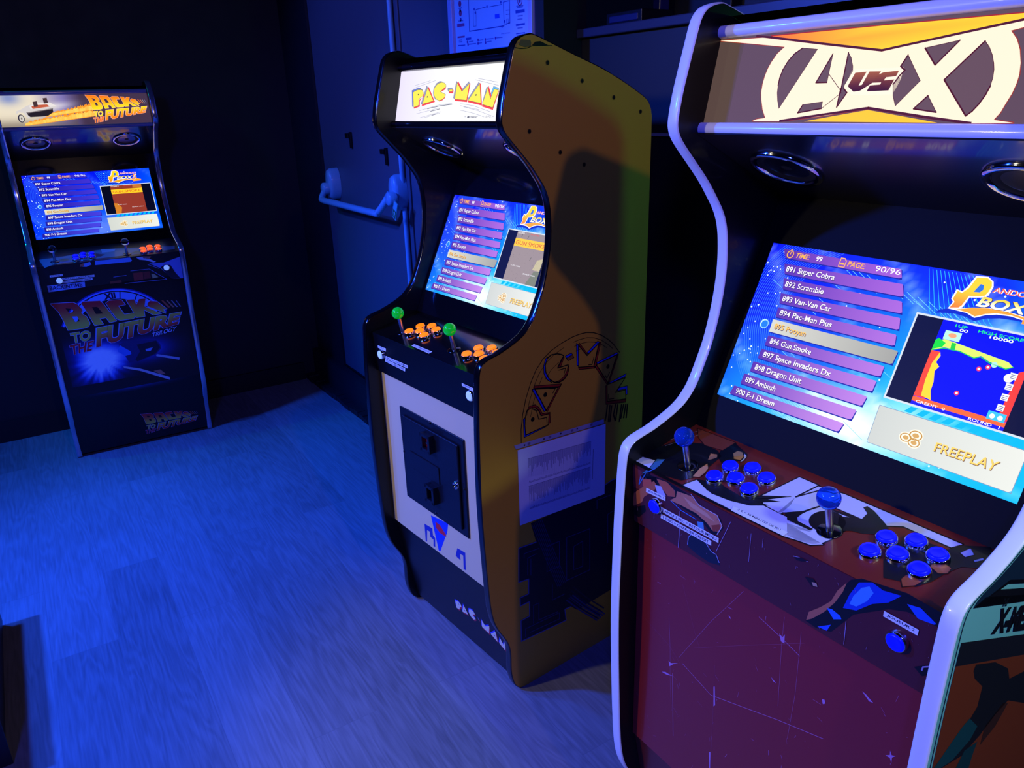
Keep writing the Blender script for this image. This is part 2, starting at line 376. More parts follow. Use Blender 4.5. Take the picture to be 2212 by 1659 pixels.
    plate('front_panel', root, Fo, -iw, iw, 0.0, ho + 0.012, 0.016, opts['door_m'], opts.get('door_art'), M_PRINT)
    Fk = pframe(K, 'kick'); a, b = PLANES[K]['kick']; hk = dist2(a, b)
    plate('kick_panel', root, Fk, -iw, iw, 0.018, hk - 0.002, 0.016, opts['kick_m'], opts.get('kick_art'), M_PRINT)
    mb = MB(); mb.box(-iw, iw, 0.458, 0.474, 0.03, 1.55, M_BLACK); mb.build('back_panel', root)
    mb = MB(); R = [p for p in smooth_open(prof) if p[0] > 0.105 and p[1] > 1.55]
    rows = [[(-iw, y, z - 0.012), (iw, y, z - 0.012)] for y, z in R] ; rows2 = [[(-iw, y, z - 0.026), (iw, y, z - 0.026)] for y, z in R]
    mb.grid(rows, M_BLACK); mb.grid(rows2[::-1], M_BLACK); mb.build('roof_panel', root)
    mb = MB(); mb.box(-iw, iw, 0.03, 0.45, 0.02, 0.036, M_BLACK); mb.build('floor_board', root)
    return root
def sticker(root, F, L):
    """white paper label with writing: q corners BL BR TR TL"""
    a = Art(); a.poly(L['q'], L.get('bg', (235, 235, 240)), 8)
    for t, q in L['t']: a.quadtext(t, q, L.get('fg', (20, 20, 30)), 10, 0.012)
    mb = MB(); a.put(mb, F, M_PAPER, off=0.0006); return mb.build('label_sticker', root)
def inset(q, mx, my0, my1):
    """corners shrunk inside a quad"""
    f = lambda x, y: tuple((1 - x) * (1 - y) * q[0][k] + x * (1 - y) * q[1][k] + x * y * q[2][k] + (1 - x) * y * q[3][k] for k in (0, 1))
    return [f(mx, my0), f(1 - mx, my0), f(1 - mx, my1), f(mx, my1)]

# ------------------------------------------------------------------ picture on the game list screens (metres on the screen plane)
def screen_art(sel, game, tint=1.0, ks=1.0, v_shift=0.0, blue=0.0, rnd=3):
    A = Art(0.00006); rg = random.Random(rnd); V0 = 0.0685
    if ks != 1.0 or v_shift: A.tf = lambda p: (p[0] * ks, (p[1] - V0) * ks + V0 + v_shift)
    def C(c): return tuple(x * tint for x in c)
    def CB(c): return C(mix(c, (c[0] * 0.2, c[1] * 0.35, max(c) * (0.75 + 0.25 * c[2] / 255)), blue))
    def bg(p):
        s, t = (p[0] + .264) / .528, (p[1] - V0) / .2985
        g = 1.05 * s + 0.95 * (1 - t) - 0.40 + 0.12 * math.sin(9 * s + 5 * t)
        c = mix((0, 18, 228), (0, 178, 246), g)
        wv = 1.1 * math.exp(-(((s - .48) / .22) ** 2 + ((t - .10) / .17) ** 2)) + .35 * max(0.0, math.sin(26 * s + 17 * t + 2 * math.sin(5 * t))) ** 6 + .75 * math.exp(-(((s - .82) / .16) ** 2 + ((t - .70) / .06) ** 2)) + .35 * math.exp(-(((s - .66) / .07) ** 2 + ((t - .35) / .35) ** 2))
        d = math.exp(-(((s - .69) / .13) ** 2 + ((t - .93) / .12) ** 2)); c = mix(c, (0, 20, 225), d)
        d = math.exp(-(((s - .17) / .09) ** 2 + ((t - .55) / .2) ** 2)); c = mix(c, (10, 60, 215), d)
        return lin(CB(mix(c, (235, 252, 255), wv)))
    A.field(-.264, V0, .264, V0 + .2985, 44, 26, bg, 0)
    cc = (.02, .245)
    for k in range(22):
        r = .215 + k * .0042; A.ring(cc, r, r + .0006, C((70, 150, 240)), 1, 120, 245, 30, 0.74)
    for k in range(12): A.line([(.03 + k * .006, .364), (.055 + k * .008, .30), (.10 + k * .010, .250)], .0006, C((50, 205, 240)), 1)
    for k in range(90):
        t = rg.random(); x = -.262 + .52 * rg.random(); y = V0 + .296 * rg.random()
        if rg.random() < .45: x = -.262 + .06 * rg.random()
        A.disc((x, y), .0011 + .0006 * rg.random(), C((225, 250, 255)), 2, n=8)
    for k in range(14):
        x = -.12 + k * .017 * 1.1; A.line([(x, .35 - k * .004), (x + .035, .33 - k * .004)], .0006, C((120, 220, 250)), 1)
    rows = [[(-.2380,.3589),(-.0113,.3564),(-.0063,.3414),(-.2274,.3430)],
     [(-.2249,.3328),(.0003,.3333),(.0074,.3136),(-.2170,.3144)], [(-.2155,.3065),(.0092,.3060),(.0153,.2874),(-.2089,.2867)],
     [(-.2098,.2793),(.0162,.2801),(.0207,.2613),(-.2054,.2611)], [(-.2047,.2534),(.0204,.2532),(.0237,.2353),(-.2026,.2354)],
     [(-.2025,.2282),(.0212,.2269),(.0231,.2089),(-.2018,.2092)], [(-.2030,.2004),(.0206,.2007),(.0205,.1830),(-.2033,.1817)],
     [(-.2067,.1736),(.0175,.1751),(.0169,.1565),(-.2074,.1558)], [(-.2136,.1478),(.0121,.1475),(.0100,.1303),(-.2133,.1291)],
     [(-.2231,.1217),(.0037,.1218),(.0017,.1039),(-.2232,.1021)], [(-.2342,.0948),(-.0079,.0948),(-.0114,.0786),(-.2381,.0780)]]
    names = ['', '891 Super Cobra', '892 Scramble', '893 Van-Van Car', '894 Pac-Man Plus', '895 Pooyan', '896 Gun.Smoke', '897 Space Invaders Dx', '898 Dragon Unit', '899 Ambush', '900 F-1 Dream']
    for i, q in enumerate(rows):
        if i == sel:
            q = [(q[0][0] - .003, q[0][1] + .0022), (q[1][0] + .011, q[1][1] + .0022), (q[2][0] + .008, q[2][1] - .0022), (q[3][0] - .003, q[3][1] - .0022)]
            um = q[0][0]; f = lambda p, um=um: lin(C(mix((205, 205, 190), (150, 150, 140), (p[0] - um) / .26)))
        else:
            um = q[0][0]; f = lambda p, um=um, i=i: lin(CB(mix((84, 44, 158), (158 + 4 * i, 92 + 5 * i, 204 + 2 * i), (p[0] - um) / .24)))
        A.poly([(x + .0016, y - .0018) for x, y in q], C((20, 30, 150)), 3)
        TL, TR, BR, BL = q; e = .004
        A.poly([TL, (TR[0] - e * .4, TR[1]), (TR[0], TR[1] - e * .4), (BR[0], BR[1] + e * .5), (BR[0] - e, BR[1]), BL], f, 4)
        if names[i]:
            h = .0098; y = (TL[1] + BL[1]) / 2 - h / 2 + .0008; x = TL[0] + .0075
            colr = (250, 190, 60) if i == sel else (240, 238, 250)
            A.text(names[i], x + .0008, y - .0008, h, C((40, 20, 70)), 5, .02, wid=.0066 * len(names[i])); A.text(names[i], x, y, h, C(colr), 6, .012, wid=.0066 * len(names[i]))
    for k in range(20):
        x = -.24 + .015 * k + .01 * rg.random(); y = V0 + .02 + .25 * rg.random(); l = .02 + .04 * rg.random(); A.line([(x, y), (x + l, y - l * .45)], .0007, CB((120, 205, 250)), 2)
    q = rows[0]; y = (q[0][1] + q[3][1]) / 2; x = q[0][0]
    A.ring((x + .018, y), .0055, .0072, C((250, 180, 60)), 6); A.line([(x + .018, y), (x + .018, y + .004)], .0012, C((250, 180, 60)), 6); A.rect(x + .0165, y + .0075, x + .0195, y + .0095, C((250, 180, 60)), 6)
    A.text('TIME:', x + .029, y - .0046, .0092, C((250, 176, 56)), 6, .02, shear=.15); A.text('99', x + .072, y - .0046, .0092, C((245, 245, 250)), 6, .02)
    A.outline([(x + .118, y - .007), (x + .129, y - .007), (x + .129, y + .004), (x + .125, y + .008), (x + .118, y + .008)], .0014, C((250, 180, 60)), 6); A.rect(x + .120, y - .003, x + .127, y + .000, C((250, 180, 60)), 6)
    A.text('PAGE:', x + .133, y - .0046, .0092, C((250, 176, 56)), 6, .02, shear=.15); A.text('90/96', x + .184, y - .0046, .0092, C((245, 245, 250)), 6, .0, wid=.043)
    c = [(-.2202,.2187)][0]; A.disc(c, .0085, C((210, 240, 255)), 3); A.disc((c[0] + .001, c[1] - .0005), .0072, C((30, 120, 225)), 4); A.ring(c, .0074, .0088, C((160, 220, 255)), 5)
    # free play plate
    q = [(.0365,.1406),(.0388,.0794),(.2581,.0783)]; TL, BL, BR = q; TR = (BR[0] + .0, TL[1]); R = .248
    A.poly([(TL[0], TL[1]), (R, TL[1]), (R + .004, TL[1] - .004), (R + .004, BL[1] + .004), (R, BL[1]), (BL[0] + .003, BL[1]), (BL[0], BL[1] + .004)], lambda p: lin(C(mix((196, 200, 192), (222, 224, 214), (p[0] - .05) / .2))), 4)
    A.outline([(TL[0], TL[1]), (R + .004, TL[1]), (R + .004, BL[1]), (BL[0], BL[1])], .0008, C((120, 140, 170)), 5)
    t = [(.1373,.1001),(.2233,.1006),(.2257,.1156),(.1372,.1137)]
    A.quadtext('FREEPLAY', [(x + .0009, y - .0009) for x, y in t], C((110, 70, 20)), 5, .015); A.quadtext('FREEPLAY', t, C((250, 205, 90)), 6, .008)
    c = [(.1017,.1067)][0]
    for dx, dy, r in ((.004, .006, .010), (-.009, -.001, .009), (.005, -.005, .009)):
        A.disc((c[0] + dx, c[1] + dy), r * 1.15, C((245, 240, 215)), 6, r * .95); A.ring((c[0] + dx, c[1] + dy), r * .8, r, C((190, 140, 50)), 7, e=.75); A.disc((c[0] + dx, c[1] + dy), r * .5, C((205, 160, 80)), 7, r * .35)
    for k in range(9): A.poly([(.075 + k * .019, TL[1] + .002), (.086 + k * .019, TL[1] + .002), (.094 + k * .019, TL[1] + .012), (.083 + k * .019, TL[1] + .012)], C((0, 178, 225)), 3)
    # preview window
    w = [(.0403,.2918),(.0417,.1567)]; TL, BL = w; R = .253
    A.rect(TL[0] - .003, BL[1] - .003, R + .003, TL[1] + .003, C((205, 215, 222)), 4); A.rect(TL[0], BL[1], R, TL[1], C((4, 6, 22)), 5)
    g = [(.0792,.2890),(.0807,.1629)]; gx0, gx1 = (g[0][0] + g[1][0]) / 2, R - ((g[0][0] + g[1][0]) / 2 - TL[0]); gy0, gy1 = BL[1], TL[1]
    W_, H_ = gx1 - gx0, gy1 - gy0; G = lambda x, y: (gx0 + x * W_, gy0 + y * H_)
    def GP(pts, c, L=7): A.poly([G(*p) for p in pts], C(c), L)
    if game == 'cliff':
        GP([(0, 0), (1, 0), (1, 1), (0, 1)], (0, 6, 238), 6)
        for x in (.03, ): pass
        GP([(0, .74), (.09, .79), (.2, .78), (.5, .74), (.8, .70), (.86, .66), (.80, .63), (.62, .66), (.52, .70), (.46, .665), (.3, .70), (.12, .70), (0, .64)], (214, 236, 96))
        GP([(0, .65), (.1, .70), (.12, .75), (.03, .79), (0, .76)], (20, 214, 40), 8); GP([(.19, .70), (.24, .70), (.23, .77), (.18, .77)], (30, 200, 40), 8)
        A.line([G(.0, .64), G(.12, .69), G(.3, .695), G(.46, .66), G(.52, .69), G(.62, .65), G(.8, .625), G(.86, .66)], .0013, C((20, 200, 50)), 9)
        GP([(0, .1), (.13, .1), (.10, .30), (.12, .42), (.09, .55), (.10, .64), (0, .64)], (240, 70, 20)); GP([(.08, .12), (.2, .1), (.16, .2), (.155, .3), (.12, .42), (.15, .48), (.10, .52), (.12, .60), (.10, .64), (.06, .5), (.06, .3)], (255, 210, 20), 8)
        GP([(0, .04), (1, .04), (1, .095), (0, .095)], (250, 100, 20), 8); GP([(0, 0), (1, 0), (1, .04), (0, .04)], (20, 20, 225), 8)
        GP([(.90, .1), (1, .1), (1, .66), (.93, .62)], (240, 60, 30), 7)
        for k in range(4):
            GP([(.86, .19 + .115 * k), (.93, .19 + .115 * k), (.93, .26 + .115 * k), (.86, .26 + .115 * k)], (240, 245, 255), 9)
            for j in range(3): GP([(.87, .2 + .115 * k + .018 * j), (.92, .2 + .115 * k + .018 * j), (.92, .206 + .115 * k + .018 * j), (.87, .206 + .115 * k + .018 * j)], (20, 20, 120), 10)
        GP([(.80, .08), (.98, .08), (.98, .17), (.80, .17)], (60, 190, 235), 9)
        for x in (.85, .93): A.disc(G(x, .12), .0035, C((250, 250, 250)), 10)
        GP([(.07, .79), (.25, .79), (.25, .89), (.07, .89)], (180, 236, 214), 8); A.disc(G(.16, .845), .006, C((240, 160, 110)), 9, .0035)
        for x, y in ((.55, .56), (.63, .60), (.43, .25)): A.disc(G(x, y), .0035, C((225, 50, 90)), 9); A.disc(G(x, y), .0018, C((250, 240, 240)), 10)
        A.disc(G(.86, .54), .0062, C((250, 250, 250)), 9); A.disc(G(.68, .64), .0042, C((170, 225, 220)), 9)
        A.text('1UP', *G(.15, .945), .0045, C((30, 225, 120)), 9, .02, wid=W_ * .13); A.text('00', *G(.21, .905), .0045, C((240, 250, 255)), 9, .02, wid=W_ * .09)
        A.text('HIGH SCORE', *G(.40, .935), .0045, C((30, 225, 120)), 9, .02, wid=W_ * .46); A.text('10000', *G(.53, .90), .0045, C((240, 250, 255)), 9, .02, wid=W_ * .24)
        A.text('CREDIT  0', *G(.05, .03), .0042, C((255, 240, 230)), 10, .02, wid=W_ * .33); A.text('ROUND   1', *G(.64, .008), .0045, C((255, 240, 230)), 10, .02, wid=W_ * .32)
    else:
        base = (150, 136, 132) if game == 'grey' else (140, 52, 34)
        GP([(0, 0), (1, 0), (1, 1), (0, 1)], base, 6)
        GP([(0, .70), (1, .70), (1, .86), (0, .86)], (250, 196, 30), 7); A.text('GUN.SMOKE', *G(.04, .735), .011, C((196, 70, 30)), 9, .0, wid=W_ * .9)
        A.text('SCORE 1', *G(.02, .955), .004, C((240, 240, 240)), 9, wid=W_ * .25); A.text('HI SCORE', *G(.42, .955), .004, C((230, 60, 60)), 9, wid=W_ * .26)
        A.text('A SPC HIGH', *G(.10, .30), .0035, C((235, 235, 240)), 9, wid=W_ * .3); A.text('BONUS HIGH', *G(.55, .18), .0035, C((235, 235, 240)), 9, wid=W_ * .36)
        for k in range(60): A.disc(G(rg.random(), rg.random() * .68), .0007, C(mix(base, (40, 30, 30), .4)), 7, n=5)
        if game == 'grey': GP([(.7, 0), (1, 0), (1, .3), (.84, .28)], (120, 125, 100), 7); GP([(.78, .3), (1, .3), (1, .55), (.84, .5)], (190, 180, 140), 7)
        else: GP([(0, 0), (.16, 0), (.22, .2), (.12, .36), (0, .38)], (200, 120, 30), 7); GP([(.7, .88), (1, .86), (1, 1), (.72, 1)], (190, 110, 40), 7)
        for x, y in ((.16, .93), (.36, .91), (.62, .5)): A.line([G(x, y - .03), G(x + .02, y + .03)], .0014, C((60, 70, 40)), 8)
    # orange title emblem
    q = lambda s: s
    wv = [(.0686,.3053),(.0819,.3102),(.0930,.3116),(.1117,.3180),(.1338,.3221),(.1566,.3225),(.1827,.3196),(.1861,.3101),(.1721,.3103),(.1538,.3093),(.1362,.3051),(.1219,.2981),(.1096,.3020),(.0944,.3035),(.0783,.3019),(.0640,.2994)]
    A.poly(wv, C((10, 40, 190)), 5)
    R2 = [(u + (u - .25) * 0, v) for u, v in [(.0772,.3094),(.0930,.3116),(.1121,.3170),(.1342,.3210),(.1570,.3213),(.1833,.3181),(.1853,.3124),(.1667,.3150),(.1483,.3140),(.1343,.3102),(.1205,.3030),(.1074,.3080),(.0941,.3087)]]
    A.poly(R2, C((255, 255, 255)), 6)
    A.poly([(.0919,.3102),(.1122,.3166),(.1345,.3204),(.1573,.3205),(.1837,.3170),(.1848,.3139),(.1662,.3166),(.1477,.3156),(.1337,.3118),(.1205,.3051),(.1095,.3089)], C((250, 158, 20)), 7)
    xr = [(.1842,.3154)][0]
    A.poly([(xr[0] - .001, xr[1] + .011), (xr[0] + .035, xr[1] - .0), (xr[0] + .035, xr[1] - .006), (xr[0] - .001, xr[1] - .008)], C((250, 158, 20)), 6)
    P = [(.0816,.3110),(.0855,.3206),(.0813,.3251),(.0839,.3379),(.0906,.3356),(.0973,.3439),(.1033,.3622),(.1179,.3634),(.1249,.3591),(.1272,.3527),(.1258,.3439),(.1228,.3374),(.1105,.3342),(.1020,.3334),(.0973,.3177),(.0939,.3135)]
    A.poly([(.0796,.3097),(.0832,.3202),(.0790,.3246),(.0815,.3401),(.0904,.3382),(.0948,.3460),(.1010,.3640),(.1179,.3656),(.1271,.3595),(.1297,.3523),(.1286,.3428),(.1251,.3353),(.1112,.3322),(.1036,.3311),(.0997,.3156),(.0961,.3122)], C((255, 235, 240)), 6)
    y0 = P[0][1]; A.poly(P, lambda p: lin(C(mix((250, 120, 20), (255, 205, 20), (p[1] - y0) / .03))), 7)
    A.poly([(.1114,.3533),(.1163,.3529),(.1180,.3459),(.1144,.3409),(.1059,.3402)], C((40, 110, 215)), 8)
    x, y = [(.1305,.3440)][0]; A.text("ANDORA'S", x, y, .0085, C((255, 255, 255)), 7, .05, wid=.073, shear=.2); A.text("ANDORA'S", x, y, .0085, C((240, 90, 40)), 8, .01, wid=.072, shear=.2)
    x, y = [(.1157,.3201)][0]; A.text('BOX', x, y - .0005, .0165, C((60, 40, 30)), 8, .05, wid=.066, shear=.4); A.text('BOX', x, y, .016, lambda p, y=y: lin(C(mix((255, 252, 235), (250, 205, 40), (p[1] - y - .006) / .008))), 9, .03, wid=.065, shear=.4)
    A.text('5', x + .068, y - .004, .026, C((255, 240, 230)), 8, .06, shear=.2); A.text('5', x + .0685, y - .003, .025, C((245, 120, 30)), 9, .01, shear=.2)
    return A

# ------------------------------------------------------------------ cabinet at the right: white edging, orange and cream sign
def sign_right():
    A = Art(0.00005)
    A.rect(-.29, -.004, .29, .128, (92, 70, 74), 0)
    A.rect(-.29, -.004, -.235, .128, (84, 66, 56), 1)  # side panel's shade from the blue light, painted into the sign's left strip
    cream = (255, 236, 206); drk = (74, 14, 4)
    blob = [(-.2862,.1250),(-.1999,.1231),(-.0902,.1048),(.0038,.0898),(.0874,.1020),(.1723,.1134),(.1872,.1152),(.1896,.1068),(.1746,.1055),(.1615,.1029),(.1706,.0931),(.1774,.0808),(.1825,.0659),(.1848,.0530),(.1846,.0429),(.1828,.0319),(.1794,.0214),(.1761,.0105),(.1710,.0022),(.1940,-.0011),(.1443,-.0017),(.0835,.0053),(.0051,.0168),(-.0620,.0072),(-.1278,.0002),(-.1848,.0001),(-.1775,.0026),(-.1618,.0045),(-.1705,.0173),(-.1769,.0320),(-.1801,.0418),(-.1811,.0540),(-.1803,.0661),(-.1778,.0768),(-.1734,.0869),(-.1665,.0977),(-.1557,.1068)]
    A.outline(blob, .0022, (150, 50, 10), 2); A.poly(blob, cream, 3)
    top = [(-.1848,.1241),(.0047,.1234),(.1700,.1215),(.1905,.1216),(.1918,.1169),(.1719,.1149),(.0030,.0923),(-.0911,.1080)]
    A.poly(top, lambda p: lin(mix((245, 90, 5), (255, 206, 10), (p[0] + .20) / .18)), 4)
    A.line([(-.2134,.1263),(-.1843,.1224),(-.0907,.1066),(.0033,.0915),(.1721,.1141),(.1920,.1163)], .0030, drk, 5); A.line([(-.1849,.1246),(.0045,.1238),(.1699,.1219),(.1905,.1216)], .0014, (160, 30, 5), 5)
    bot = [(-.0915,-.0004),(.0050,.0149),(.1046,-.0013)]
    A.poly(bot, (255, 196, 8), 4); A.line([(-.1338,.0002),(-.0625,.0091),(.0050,.0175),(.0833,.0061),(.1453,-.0017)], .0032, drk, 5)
    for v in ([(-.1228,.1030),(-.0973,.0994),(-.1405,.0182),(-.1460,.0291),(-.1501,.0411),(-.1517,.0519),(-.1518,.0626),(-.1493,.0743),(-.1437,.0857),(-.1350,.0957)],
              [(-.0699,.0916),(-.0685,.0530),(-.0867,.0532)], [(-.0458,.0917),(-.0394,.0843),(-.0339,.0732),(-.0322,.0666),(-.0397,.0483),(-.0394,.0439),(-.0329,.0382),(-.0433,.0189),(-.0441,.0440),(-.0430,.0384)],
              [(-.0997,.0232),(-.0681,.0266),(-.0671,.0175),(-.1055,.0116)], [(.0424,.0832),(.0680,.0503),(.0431,.0196),(.0364,.0323),(.0322,.0470),(.0375,.0572),(.0434,.0642),(.0362,.0696)],
              [(.0627,.0904),(.1048,.0966),(.0819,.0687)], [(.0834,.0317),(.0999,.0113),(.0689,.0158)],
              [(.1354,.0934),(.1423,.0859),(.1480,.0771),(.1525,.0675),(.1550,.0599),(.1564,.0505),(.1561,.0411),(.1534,.0307),(.1487,.0203),(.1432,.0122),(.1373,.0068),(.0985,.0504)]):
        A.poly(v, (98, 74, 76), 6); A.line([v[0]] + v[-1:0:-1][:max(2, len(v) // 2)], .0019, drk, 7)
        A.outline(v, .0007, drk, 7)
    A.line([(-.0693,.0649),(-.0433,.0411)], .0009, drk, 7); A.line([(-.0671,.0175),(-.0414,.0384)], .0009, drk, 7)
    for col, L, d in (((255, 238, 214), 6, .003), ):
        A.poly([(-.0329,.0688),(.0063,.0686),(.0252,.0681),(.0411,.0684),(.0410,.0529),(.0349,.0344),(-.0055,.0343),(-.0257,.0354),(-.0393,.0472)], col, L)
    y = [(-.0195,.0400),(-.0268,.0653)]; f = lambda p: lin(mix((58, 10, 8), (160, 88, 40), (p[1] - y[0][1]) / (y[1][1] - y[0][1])))
    A.poly([(-.0275,.0642),(-.0107,.0650),(-.0160,.0518),(-.0176,.0471),(-.0129,.0479),(-.0066,.0650),(.0104,.0644),(.0021,.0501),(-.0134,.0403),(-.0231,.0392),(-.0341,.0468)], f, 8)
    A.poly([(.0141,.0630),(.0355,.0641),(.0334,.0572),(.0197,.0565),(.0176,.0526),(.0322,.0533),(.0278,.0396),(-.0035,.0392),(-.0008,.0468),(.0139,.0474),(.0145,.0501),(.0021,.0501),(.0073,.0601)], f, 8)
    # right half of the ring mirrors into the part of the sign beyond the frame
    return A
def deck_right():
    A = Art(); W = (205, 200, 214); K = (8, 8, 12); R = (118, 30, 18)
    A.rect(-.284, 0, .284, .166, (112, 32, 22), 0)
    S1 = '1320,900,4.608'
    # broad pale lettering strokes running along the board
    for q in ([(-.2952,.0053),(-.2930,.0254),(-.2583,.0337),(-.2463,.0190),(-.2506,.0078)], [(-.1686,.0051),(-.1597,.0336),(-.1251,.0220),(-.0876,.0261),(-.0451,.0439),(-.0304,.0477),(.0045,.0472),(.0596,.0497),(.0605,.0413),(.0436,.0345),(.0903,.0298),(.0781,.0176),(.0575,.0139),(.0374,.0087),(-.0579,.0065)],
              [(-.0351,.1422),(.0011,.1422),(-.0080,.0964),(-.0006,.0756),(.0016,.0486),(-.0314,.0502),(-.0501,.0620)],
              [(-.0072,.0950),(.0014,.1399),(.0443,.1474),(.2260,.1479),(.2185,.1332),(.1494,.1338),(.1310,.1202),(.0976,.1122),(.0575,.1115),(.0345,.1010),(.0241,.0759),(.0238,.0585),(.0297,.0507),(.0420,.0487),(.0606,.0480),(.0563,.0422),(.0186,.0414),(.0065,.0569),(-.0041,.0481)],
              [(.0238,.0585),(.0321,.0977),(.0976,.1122),(.0945,.0810),(.0924,.0632),(.0918,.0467),(.0873,.0310),(.0791,.0207),(.0605,.0148),(.0399,.0139),(.0225,.0363),(.0577,.0435),(.0594,.0490),(.0314,.0501)]):
        A.outline(q, .0052, K, 1); A.poly(q, W, 2)
    A.line([(.0014,.1417),(-.0071,.0964),(.0201,.1533)], .003, K, 3)
    A.poly([(.0176,.0427),(.0065,.0569),(.0226,.0746),(.0337,.1021),(.0976,.1122),(.0831,.1042),(.0360,.0988),(.0260,.0732),(.0258,.0559),(.0314,.0501),(.0594,.0490),(.0577,.0435)], K, 4)
    A.disc([(.0643,.0758)][0], .026, K, 5)
    # plain dark, tan and blue brush sweeps of a comic style backdrop
    for c, L, q in (((14, 14, 18), 5, [(-.2923,.0227),(-.2880,.0570),(-.2736,.0974),(-.2306,.1211),(-.1923,.1213),(-.1741,.1113),(-.1683,.0691),(-.1641,.0420),(-.1787,.0155),(-.2059,.0089),(-.2326,.0032),(-.2582,.0306)]),
                 ((14, 14, 18), 5, [(-.1641,.0346),(-.1482,.0398),(-.1313,.0533),(-.1110,.0478),(-.0760,.0443),(-.0421,.0719),(-.0144,.0911),(-.0355,.0637),(-.0170,.0722),(-.0400,.0498),(-.0234,.0535),(-.0469,.0340),(-.0795,.0241),(-.1144,.0200)]),
                 ((14, 14, 18), 5, [(-.1796,.1071),(-.1889,.1280),(-.1832,.1587),(-.1751,.1546),(-.1428,.1431),(-.1348,.1258),(-.1448,.1142),(-.1509,.0903)]),
                 ((60, 110, 140), 6, [(-.2595,.0356),(-.2461,.0439),(-.2389,.0217),(-.2410,-.0035),(-.2482,-.0138),(-.2494,.0095)]),
                 ((206, 140, 92), 6, [(-.1721,.0357),(-.1791,.0606),(-.1786,.0803),(-.1669,.0701),(-.1622,.0549),(-.1608,.0409)]),
                 ((190, 120, 70), 6, [(-.1957,.1067),(-.1838,.1118),(-.1775,.1047),(-.1801,.0948),(-.1849,.0872)]),
                 ((196, 138, 76), 7, [(-.1645,.1305),(-.1635,.1412),(-.1536,.1427),(-.1435,.1347),(-.1402,.1217),(-.1526,.1180)]),
                 ((200, 200, 215), 7, [(-.1495,.1419),(-.1394,.1378),(-.1352,.1237),(-.1375,.1161),(-.1401,.1295)]),
                 ((120, 52, 34), 6, [(-.2719,.1546),(-.1839,.1594),(-.1853,.1266),(-.2218,.1195),(-.2489,.1327)]),
                 ((14, 14, 18), 5, [(.0698,.0972),(.0976,.1122),(.0962,.1276),(.0838,.1363),(.0863,.1427),(.0997,.1390),(.1263,.1242),(.1370,.1173),(.1370,.0976),(.1165,.0838),(.1021,.0795),(.0868,.0664)]),
                 ((16, 14, 18), 5, [(.1643,.1094),(.1826,.1215),(.2179,.1260),(.2299,.1476),(.2544,.1653),(.2657,.1500),(.2651,.1179),(.2473,.1055),(.2395,.0810),(.2354,.0567),(.2264,.0349),(.2091,.0328),(.1880,.0240),(.1691,.0536)]),
                 ((150, 70, 40), 6, [(.2058,.0507),(.2228,.0659),(.2291,.0613),(.2251,.0371),(.2145,.0241),(.2052,.0362)]),
                 ((176, 96, 60), 7, [(.2141,.0936),(.2252,.0999),(.2403,.0956),(.2419,.0832),(.2335,.0757),(.2197,.0807)]),
                 ((60, 120, 190), 7, [(.1783,.1026),(.1925,.1112),(.2008,.1036),(.1880,.0961)]),
                 ((190, 190, 205), 7, [(.2324,.1296),(.2375,.1469),(.2477,.1377),(.2418,.1254)]), ((170, 180, 215), 7, [(.2516,.1269),(.2586,.1402),(.2611,.1354),(.2547,.1244)])):
        A.poly(q, c, L)
        if c[0] > 50: A.outline(q, .0014, K, L)
    for q in ([(-.2777,.0753),(-.2551,.1367)], [(-.2875,.0891),(-.2647,.1469)], [(-.2551,.1367),(-.2448,.1593)]): A.line(q, .0012, (150, 120, 120), 6)
    for k in range(5):
        d = k * 14; A.line([(x - 0.002 * k, y - .0022 * k) for x, y in [(-.0675,.0512),(-.0380,.0668),(-.0133,.0921)]], .0012, (20, 18, 24), 7)
    A.poly([(-.2919,-.0015),(-.0560,.0031),(-.0608,.0074),(-.2934,.0074)], K, 8)
    A.poly([(-.0605,.0060),(-.0656,.0165),(.0375,.0191),(.0379,.0081)], (222, 220, 232), 9)
    A.quadtext('3 € = 30 MINUTES DE JEU', [(-.0531,.0115),(.0273,.0135),(.0254,.0187),(-.0544,.0171)], (30, 24, 34), 10, .01)
    return A
